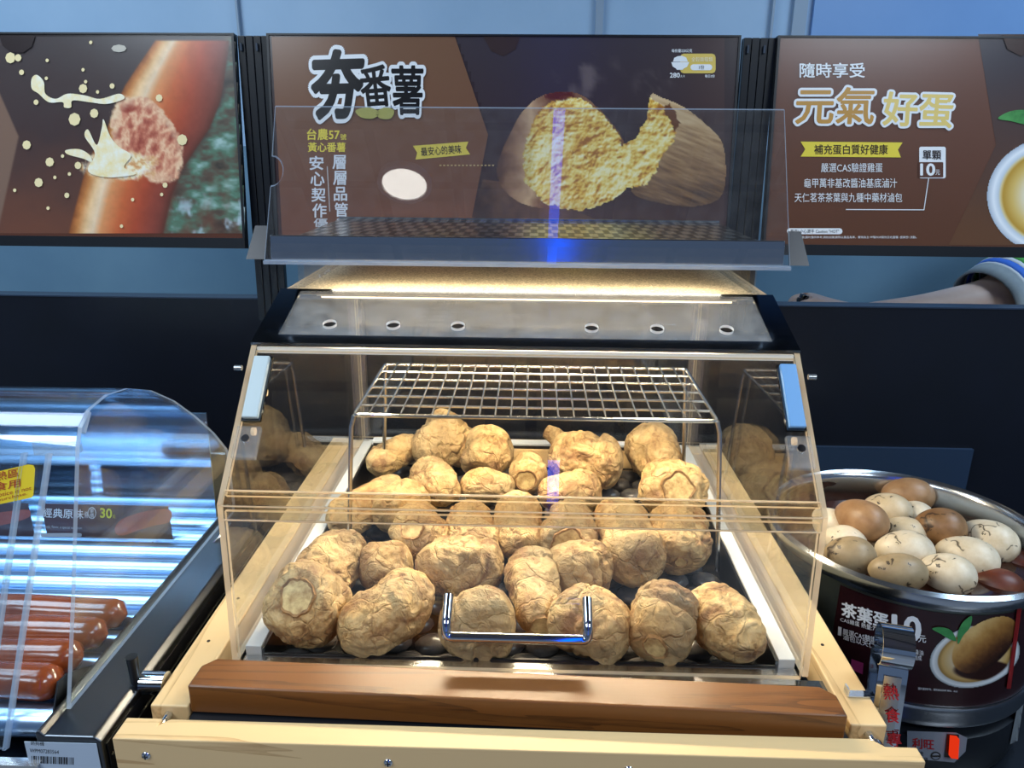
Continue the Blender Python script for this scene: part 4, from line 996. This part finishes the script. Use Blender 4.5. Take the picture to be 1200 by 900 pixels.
EGGS = [
 ('brown egg furthest back against the pot rim', 1064, 580, -.010, 29, .70, R(170), 'brown', 0),
 ('pale egg between the big smooth brown egg and the back rim', 1040, 598, -.014, 27, .76, R(150), 'pale', 0),
 ('large smooth brown egg on top of the left heap', 1009, 609, .006, 32, .74, R(125), 'brown', 0),
 ('small pale egg behind the stained brown egg', 1074, 603, -.020, 20, .8, R(110), 'white', 0),
 ('stained dark brown egg in the middle of the heap', 1102, 618, -.006, 28, .83, R(160), 'dark', 0),
 ('white cracked egg nearest the right pot wall', 1158, 634, -.022, 33, .76, R(125), 'white', 0),
 ('pale egg tucked beneath the stained brown egg', 1058, 625, -.020, 27, .72, R(165), 'pale', 0),
 ('white egg with a long branching crack in the centre', 1060, 646, -.016, 33, .74, R(172), 'white', 0),
 ('white egg half hidden under the large smooth brown egg', 988, 634, -.016, 26, .72, R(165), 'white', 0),
 ('greyish egg at the left front of the pot', 996, 651, -.010, 29, .78, R(170), 'grey', 0),
 ('greyish tan egg resting on the front rim middle', 1052, 670, -.008, 33, .66, R(172), 'grey', 0),
 ('white egg with a forked dark crack by the front rim', 1110, 672, -.018, 31, .76, R(150), 'white', 0),
 ('white blotched egg half in the dark liquid', 1133, 653, -.024, 34, .72, R(145), 'white', 0),
 ('pale egg at the far left edge behind the warmer pane', 972, 612, -.014, 22, .76, R(120), 'white', 0),
 ('reddish soaked egg sunk in the liquid at the front right', 1168, 688, -.045, 30, .74, R(160), 'sunk', 0),
 ('reddish soaked egg sunk in the liquid by the right wall', 1186, 662, -.050, 30, .74, R(120), 'sunk', 0),
]
for i, e in enumerate(EGGS): egg(*e, seed=i)

# ------------------------------------------------------------------ steel tongs hooked on the right rail
tg = thing('serving_tongs', 'stainless spring tongs with red lettering hooked on the pine rail', 'tongs', (.355, .61, -.12))
ang = R(-14); tcx, tcy = .3545, .622
def TW(x, y, z):
    X, Y = x, y; return Vector((tcx+X*math.cos(ang)-Y*math.sin(ang), tcy+X*math.sin(ang)+Y*math.cos(ang), z))
def strip(name, prof, x0, x1, th=.0011, mat=None, parent=None):
    n_ = len(prof); left = []
    nr = []
    for i in range(n_):
        a_ = Vector(prof[max(i-1, 0)]); b2 = Vector(prof[min(i+1, n_-1)]); dd = (b2-a_).normalized(); nr.append(Vector((-dd.y, dd.x)))
    mb = MB(); rings = []
    for i, (y, z) in enumerate(prof):
        q = nr[i]*th; rings.append([TW(x0, y, z), TW(x1, y, z), TW(x1, y+q.x, z+q.y), TW(x0, y+q.x, z+q.y)])
    return obj(name, mb.ring_tube(rings), mat or M['chrome'], parent or tg, True, angle=50)
loop = [(.019*math.cos(a)+.004, .056+.019*math.sin(a)) for a in [R(-115-(k*310/28)) for k in range(29)]]
strip('spring_loop', loop, -.0145, .0135)
fa = strip('front_arm', [(-.0042, .0390), (-.007, .034), (-.011, .006), (-.018, -.05), (-.024, -.12)], -.013, .013)
strip('arm_emboss', [(-.0095, .030), (-.0125, .006), (-.0195, -.05), (-.0255, -.12)], -.0078, .0078, .0012, M['steel'], fa)
strip('back_arm', [(.012, .0385), (.022, .036), (.032, .033), (.036, .027), (.028, -.01), (.016, -.04), (.012, -.12)], -.012, .014)
hk = obj('rail_hook', MB().box((.316, .618, .0008), (.3425, .627, .0019)).box((.3145, .618, .0008), (.316, .627, .010)), M['chrome'], tg)
TMp = plane_map(TW(0, -.0125-.0016, .006), (TW(0, -1, 0)-TW(0, 0, 0))+Vector((0, 0, .12)))
for ch, y in zip('熱食專用', (803, 830, 858, 886)): lettering(ch, [(1036+(y-803)*.05, y), (1053+(y-803)*.05, y+1), (1053+(y-803)*.06, y+17), (1036+(y-803)*.06, y+16)], TMp, 3, plain((176, 26, 34), .35), tg, .015)

# ------------------------------------------------------------------ sausage roller grill
rg_ = thing('roller_grill', 'stainless roller grill under a clear curved cover left of the warmer', 'roller grill', (-.72, .77, -.262))
dk = steel('grey_steel', (86, 88, 92), .3, 'Y', .05)
obj('end_housing', MB().prism([(-.446, .54, .003), (-.442, .54, .005), (-.438, .54, .0), (-.392, .54, .0), (-.386, .54, -.005), (-.386, .54, -.10), (-.446, .54, -.10)], (0, .45, 0)), dk, rg_, bevel=.0015)
obj('side_skirt', MB().box((-.3855, .546, -.10), (-.3845, .985, -.012)), plain((16, 16, 18), .25), rg_)
for z in (-.03, -.062): obj('skirt_groove', MB().box((-.3843, .55, z), (-.3838, .98, z+.0012)), plain((120, 120, 112), .3, .8), rg_)
obj('lower_body', MB().box((-1.05, .56, -.262), (-.40, .985, -.101)), plain((18, 20, 24), .3), rg_)
obj('drip_tray', MB().box((-1.05, .545, -.1), (-.4465, .98, -.052)), plain((30, 36, 44), .2, .8), rg_)
obj('front_apron', MB().box((-1.05, .535, -.10), (-.4465, .5445, -.03)), M['steel'], rg_)
obj('inner_fin', MB().prism([(-.4495, .565, -.012), (-.4495, .585, .022), (-.4495, .60, .02), (-.4495, .66, -.012)], (.0015, 0, 0)), dk, rg_)
rm = steel('roller_steel', (178, 206, 236), .3, 'X', .06)
RYS = [.5765+k*.038 for k in range(11)]
for y in RYS: obj('roller', MB().tube([(-1.04, y, -.016), (-.4465, y, -.016)], .0155, 20), rm, rg_, True)
obj('back_plate', MB().sheet((-1.05, .972, -.05), (-.4575, .972, -.05), (-.4575, .982, .15), (-1.05, .982, .15), -.003), steel('mirror_steel', (176, 192, 206), .08, 'X', .02), rg_)
obj('identification_sticker', MB().sheet((-.4565, .5393, -.038), (-.39, .5393, -.038), (-.39, .5393, -.006), (-.4565, .5393, -.006), .0006), plain((178, 192, 206), .4), rg_)
SM = plane_map((0, .5388, 0), (0, -1, 0))
lettering('熱狗機', [(36, 868), (52, 869), (52, 874), (36, 873)], SM, 1, ink, rg_)
lettering('WPM07283564', [(35, 877), (69, 879), (69, 883.5), (35, 881.5)], SM, 1, ink, rg_)
bx_ = random.Random(3); xx = 37.
mb = MB()
while xx < 86:
    w_ = bx_.choice((.7, 1.2, 1.8)); mb.add([SM(xx, 885.5+(xx-37)*.04, LIFT), SM(xx+w_, 885.5+(xx-37)*.04, LIFT), SM(xx+w_, 894+(xx-37)*.04, LIFT), SM(xx, 894+(xx-37)*.04, LIFT)], [(0, 1, 2, 3)]); xx += w_+bx_.choice((.7, 1.0, 1.6))
obj('barcode', mb, ink, rg_)
# clear curved cover
cv = thing('grill_cover', 'clear curved plastic cover over the sausage rollers', 'cover', (-.72, .76, .0))
CP = [(.572, .002), (.612, .11), (.655, .235), (.664, .252), (.682, .264), (.715, .268), (.755, .262), (.80, .245), (.85, .215), (.90, .176), (.945, .136), (.978, .10), (.984, .09), (.984, .002)]
CE = [M['cover'], M['edge_cool']]
obj('side_panel', MB().prism([(-.432, y, z) for y, z in CP], (-.004, 0, 0), 0, 1), CE, cv)
for i in range(3, len(CP)-2): pass
top = MB(); prof = CP[2:13]; n_ = len(prof)
inn = []
for i, (y, z) in enumerate(prof):
    a_ = Vector(prof[max(i-1, 0)]); b2 = Vector(prof[min(i+1, n_-1)]); dd = (b2-a_).normalized(); inn.append((y+dd.y*.0035, z-dd.x*.0035))
rings = [[(-1.05, *prof[i]), (-.4365, *prof[i]), (-.4365, *inn[i]), (-1.05, *inn[i])] for i in range(n_)]
top.ring_tube([[Vector(p) for p in r_] for r_ in rings]); obj('curved_top', top, M['cover'], cv, True, angle=30)
dr = obj('front_door', MB().sheet((-1.04, .556, -.03), (-.490, .556, -.03), (-.450, .637, .235), (-1.04, .637, .235), .004, 0, 1), CE, cv)
obj('door_edge', MB().sheet((-.4895, .556, -.03), (-.4865, .556, -.03), (-.4465, .637, .237), (-.4495, .637, .237), .006, 0, 1), [M['cover'], M['edge_cool']], dr)
obj('door_rib', MB().sheet((-.512, .556, -.03), (-.509, .556, -.03), (-.470, .637, .237), (-.473, .637, .237), .006, 0, 1), [M['cover'], M['edge_cool']], dr)
obj('hinge_block', MB().box((-.478, .655, .226), (-.4375, .668, .240)), M['dusty'], cv)
obj('bent_lip', MB().tube([(-.4335, .666, .246), (-.4335, .68, .262)], .003, 8), M['edge_cool'], cv, True)
# yellow notice on the door
ns = thing('hot_notice', 'yellow hot surface notice stuck on the grill cover door', 'notice', (-.53, .60, .12))
NM = plane_map((0, .551, -.03), (0, -.265, .081))
flat('sheet', [(-60, 566), (34, 544), (40, 545), (42, 549), (40, 580), (38, 583), (-60, 603)], NM, 4, plain((238, 206, 40), .4), ns)
red = plain((170, 66, 36), .4)
lettering('內有高熱區', [(-46, 562), (23, 548), (23, 558), (-46, 573)], NM, 6, red, ns, .01)
lettering('小心食用', [(-40, 573), (25, 560), (25, 570), (-40, 584)], NM, 6, red, ns, .01)
lettering('Sauces notice is not', [(-30, 583), (38, 569), (38, 573.5), (-30, 589)], NM, 6, red, ns)
lettering('for the purchase.', [(-30, 590), (33, 576), (33, 580.5), (-30, 596)], NM, 6, red, ns)
# price cards standing in holders behind the sausages
def card(label, x0, x1, seed):
    y = .905
    t = thing('price_card', label, 'price card', ((x0+x1)/2, y, -.008))
    obj('holder', MB().box((x0-.004, y, -.0095), (x1+.008, y+.002, .046)), [M['cover']], t)
    obj('sheet', MB().box((x0, y-.0012, -.006), (x1, y-.0002, .044)), mottled((84, 50, 50), (66, 38, 42), 20, .3), t)
    return t
c1 = card('dark price card with a sausage picture and yellow number 30', -.664, -.489, 1)
PMc = plane_map((0, .9035, 0), (0, -1, 0))
lettering('經典原味', [(50, 595), (98, 597), (98, 608), (50, 606)], PMc, 2, pw, c1, .01)
lettering('條', [(99, 599), (104, 599), (104, 607), (99, 607)], PMc, 2, pw, c1)
flat('price_ring', [(108+5*math.cos(a*.4488), 601+7*math.sin(a*.4488)) for a in range(14)], PMc, 2, pw, c1); flat('price_ring_field', [(108+4.2*math.cos(a*.4488), 601+6.2*math.sin(a*.4488)) for a in range(14)], PMc, 3, plain((58, 32, 36), .3), c1)
lettering('單\n價', [(105.5, 595.5), (110.5, 595.5), (110.5, 606.5), (105.5, 606.5)], PMc, 4, pw, c1)
lettering('30', [(118, 595), (131.5, 596), (131.5, 607), (118, 606)], PMc, 4, plain((232, 226, 60), .3), c1, .02); lettering('元', [(132.5, 603), (135.5, 603), (135.5, 607), (132.5, 607)], PMc, 4, plain((232, 226, 60), .3), c1)
lettering('Classic flavor, a special selection', [(50, 615), (96, 617), (96, 621), (50, 619)], PMc, 2, plain((170, 166, 166), .3), c1)
flat('pill', rr(48, 624.5, 96, 629, 2), PMc, 2, plain((186, 186, 190), .3), c1)
lettering('注意:圖片僅供參考 實際以產品為準', [(100, 628), (150, 631), (150, 633), (100, 630)], PMc, 2, plain((170, 166, 166), .3), c1)
flat('printed_sausage', [(135, 618), (142, 609), (156, 603), (176, 598), (199, 597), (199, 611), (180, 616), (160, 622), (146, 627), (137, 626)], PMc, 2, mottled((180, 84, 64), (150, 66, 52), 40, .3), c1, True)
c2 = card('dark price card at the left picture edge behind the sausages', -.86, -.682, 2)
flat('printed_sausage', [(-60, 612), (-10, 602), (28, 597), (36, 600), (30, 608), (-10, 618), (-60, 626)], PMc, 2, mottled((180, 84, 64), (150, 66, 52), 40, .3), c2, True)
tag(obj('card_wire', MB().tube(fillet([(-.515, .90, -.009), (-.515, .885, -.008), (-.43, .885, -.004), (-.42, .895, .004), (-.418, .93, .006)], .006, 4), .0014, 8), M['wire'], None, True), 'thin bent steel wire holding the price card on the grill', 'wire')
# sausages lying between rollers
def sausage_mat():
    t = NT('grilled_sausage'); pb = t.principled((150, 66, 28), .22); V = t.coords((1, 1, 1))
    f = t.noise(V, 24, 4, .6); t.l(t.ramp(f, [(.3, (116, 46, 18)), (.6, (156, 74, 34))]), pb.inputs['Base Color'])
    pb.inputs['Coat Weight'].default_value = .6; pb.inputs['Coat Roughness'].default_value = .08
    t.bump(t.noise(V, 160, 3, .6), pb, .12, .001); return t.m
sm_ = sausage_mat()
for i, (xe, lab) in enumerate(((-.4525, 'grilled sausage nearest the front of the roller grill'), (-.4525, 'grilled sausage second from the front on the rollers'), (-.4475, 'grilled sausage third from the front on the rollers'), (-.4475, 'grilled sausage furthest back on the rollers'))):
    y = (RYS[i]+RYS[i+1])/2; z = .0131; rr_ = .0172; ln = .22; pth = []; rad = []
    for k in range(29):
        tt = k/28; x = xe-.0-ln*(1-tt); e = min(tt, 1-tt)*ln; q = min(e/.017, 1)
        pth.append((x, y+.002*math.sin(tt*3+i), z+.0015*math.sin(tt*5+i*2))); rad.append(max(rr_*math.sqrt(max(1-(1-q)**2, 0)), .0006)*(1+.03*math.sin(tt*9+i)))
    tag(obj('sausage', MB().tube(pth, rad, 20), sm_, None, True, angle=180), lab, 'sausage', 'sausages on the roller grill')

# ------------------------------------------------------------------ person behind the partition (arm in view)
pn_ = thing('person', 'arm of a person in a grey striped sleeve resting behind the partition', 'person', (1.22, 1.72, -.85))
skin_m = mottled((236, 206, 190), (226, 190, 172), 12, .5)
SV = []; SE = []
def sk_v(p, r_, parent=None):
    SV.append((Vector(p), r_ if isinstance(r_, tuple) else (r_, r_)))
    if parent is not None: SE.append((parent, len(SV)-1))
    return len(SV)-1
pel = sk_v((1.32, 1.76, -.02), (.15, .11)); ch = sk_v((1.32, 1.75, .17), (.16, .11), pel); sd = sk_v((1.31, 1.74, .33), (.15, .09), ch)
nk = sk_v((1.31, 1.73, .43), .055, sd); hd0 = sk_v((1.305, 1.715, .53), (.075, .088), nk); hd1 = sk_v((1.305, 1.72, .62), (.07, .085), hd0)
rs = sk_v((1.17, 1.68, .31), .06, sd); el = sk_v((.955, 1.57, .212), .05, rs); f1 = sk_v((.89, 1.56, .200), .046, el); f2 = sk_v((.80, 1.555, .188), .037, f1); wr_ = sk_v((.668, 1.55, .182), (.026, .021), f2)
pa = sk_v((.625, 1.55, .194), (.036, .02), wr_); kn = sk_v((.585, 1.55, .205), (.038, .018), pa)
for k, (dy, l1, l2) in enumerate(((-.03, .030, .026), (-.010, .034, .028), (.010, .032, .027), (.028, .026, .022))):
    a_ = sk_v((.573, 1.55+dy, .212), .0105, kn); b2 = sk_v((.573-l1, 1.548+dy, .207), .0095, a_); sk_v((.573-l1-l2*.35, 1.548+dy, .207-l2), .0085, b2)
tb = sk_v((.632, 1.516, .186), .0115, pa); t2 = sk_v((.60, 1.500, .178), .010, tb); sk_v((.572, 1.505, .172), .009, t2)
ls = sk_v((1.46, 1.74, .32), .06, sd); le = sk_v((1.54, 1.76, .06), .045, ls); lw = sk_v((1.53, 1.68, -.16), .028, le); sk_v((1.52, 1.64, -.25), (.035, .02), lw)
for s in (-1, 1):
    h_ = sk_v((1.32+s*.09, 1.76, -.09), .085, pel); k_ = sk_v((1.32+s*.10, 1.75, -.44), .058, h_); a_ = sk_v((1.32+s*.10, 1.76, -.79), .04, k_); sk_v((1.32+s*.11, 1.64, -.82), (.04, .026), a_)
me = bpy.data.meshes.new('body'); me.from_pydata([tuple(p-Vector((1.22, 1.72, -.85))) for p, _ in SV], SE, []); me.materials.append(skin_m)
bo = bpy.data.objects.new('body', me); col.objects.link(bo); bo.parent = pn_
mod = bo.modifiers.new('skin', 'SKIN'); mod.use_smooth_shade = True
for i, (_, r_) in enumerate(SV): me.skin_vertices[0].data[i].radius = r_; me.skin_vertices[0].data[i].use_root = (i == 0)
ss = bo.modifiers.new('subd', 'SUBSURF'); ss.levels = 2; ss.render_levels = 2
def loft(name, spec, mat, n=28, th=.004):
    rings = []
    for c, ax, (ra, rb) in spec:
        c = Vector(c); ax = Vector(ax).normalized(); s_ = ax.cross(Vector((0, 0, 1)));
        s_ = s_.normalized() if s_.length > .1 else Vector((1, 0, 0)); w_ = s_.cross(ax).normalized()
        rings.append([c+s_*ra*math.cos(2*math.pi*k/n)+w_*rb*math.sin(2*math.pi*k/n) for k in range(n)])
    o = obj(name, MB().ring_tube(rings, 0, False), mat, pn_, True, angle=180)
    so_ = o.modifiers.new('thickness', 'SOLIDIFY'); so_.thickness = th; so_.offset = 1; return o
grey = mottled((124, 116, 106), (110, 102, 94), 60, .85)
SA, SB = Vector((1.17, 1.68, .31)), Vector((.93, 1.562, .205)); ax = SB-SA
def SL(t): return SA.lerp(SB, t)
sw_, sg_, sb_ = plain((200, 206, 212), .8), plain((66, 150, 66), .8), plain((52, 108, 206), .8)
stripes = [(-.2, .66, grey), (.66, .69, sw_), (.69, .745, sg_), (.745, .78, sw_), (.78, .84, sb_), (.84, .865, sw_), (.865, .985, mottled((150, 160, 164), (140, 150, 156), 50, .85))]
for a_, b2, m_ in stripes:
    loft('sleeve', [(SL(a_), ax, (.082-.014*a_, .082-.014*a_)), (SL((a_+b2)/2), ax, (.082-.014*(a_+b2)/2, .082-.014*(a_+b2)/2)), (SL(b2), ax, (.082-.014*b2, .082-.014*b2))], m_)
loft('shirt', [((1.32, 1.76, -.10), (0, 0, 1), (.19, .15)), ((1.32, 1.755, .04), (0, 0, 1), (.19, .145)), ((1.32, 1.75, .17), (0, 0, 1), (.20, .145)), ((1.315, 1.74, .29), (0, 0, 1), (.205, .125)), ((1.31, 1.735, .37), (0, 0, 1), (.16, .10)), ((1.31, 1.73, .41), (0, 0, 1), (.085, .08))], grey)
loft('sleeve', [((1.44, 1.74, .35), (.3, 0, -1), (.075, .075)), ((1.49, 1.75, .22), (.3, 0, -1), (.075, .075)), ((1.52, 1.755, .14), (.3, 0, -1), (.07, .07))], grey)
for s in (-1, 1):
    loft('trouser_leg', [((1.32+s*.075, 1.76, -.06), (0, 0, 1), (.105, .12)), ((1.32+s*.09, 1.755, -.32), (0, 0, 1), (.09, .1)), ((1.32+s*.10, 1.755, -.56), (0, 0, 1), (.075, .085)), ((1.32+s*.10, 1.76, -.8), (0, 0, 1), (.062, .072))], plain((30, 34, 44), .8))
hair = plain((20, 16, 14), .5)
hb = MB().ball((1.305, 1.73, .61), 1, (.088, .105, .10), 20, 12); hb.v = [v if v.z > .57 or v.y > 1.73 else Vector((v.x, max(v.y, 1.70), max(v.z, .59))) for v in hb.v]
obj('hair', hb, hair, pn_, True, angle=180)
for s in (-1, 1): obj('eye', MB().ball((1.305+s*.03, 1.632, .585), .011, (1, .5, .7), 10, 6), plain((30, 24, 22), .2), pn_, True)
obj('nose', MB().ball((1.305, 1.626, .555), .014, (.9, 1, 1.5), 10, 6), skin_m, pn_, True)
obj('mouth', MB().ball((1.305, 1.632, .515), .02, (1, .4, .3), 10, 6), plain((170, 90, 84), .5), pn_, True)
bt = thing('black_handle', 'black grip held in the hand behind the partition', 'grip', (.545, 1.53, .12))
obj('grip', MB().tube([(.548, 1.535, .13), (.548, 1.535, .20), (.552, 1.535, .216)], [.013, .014, .011], 14), M['blackm'], bt, True)
obj('cap', MB().tube([(.553, 1.535, .217), (.555, 1.535, .224)], .0095, 12), M['steel_dark'], bt, True)
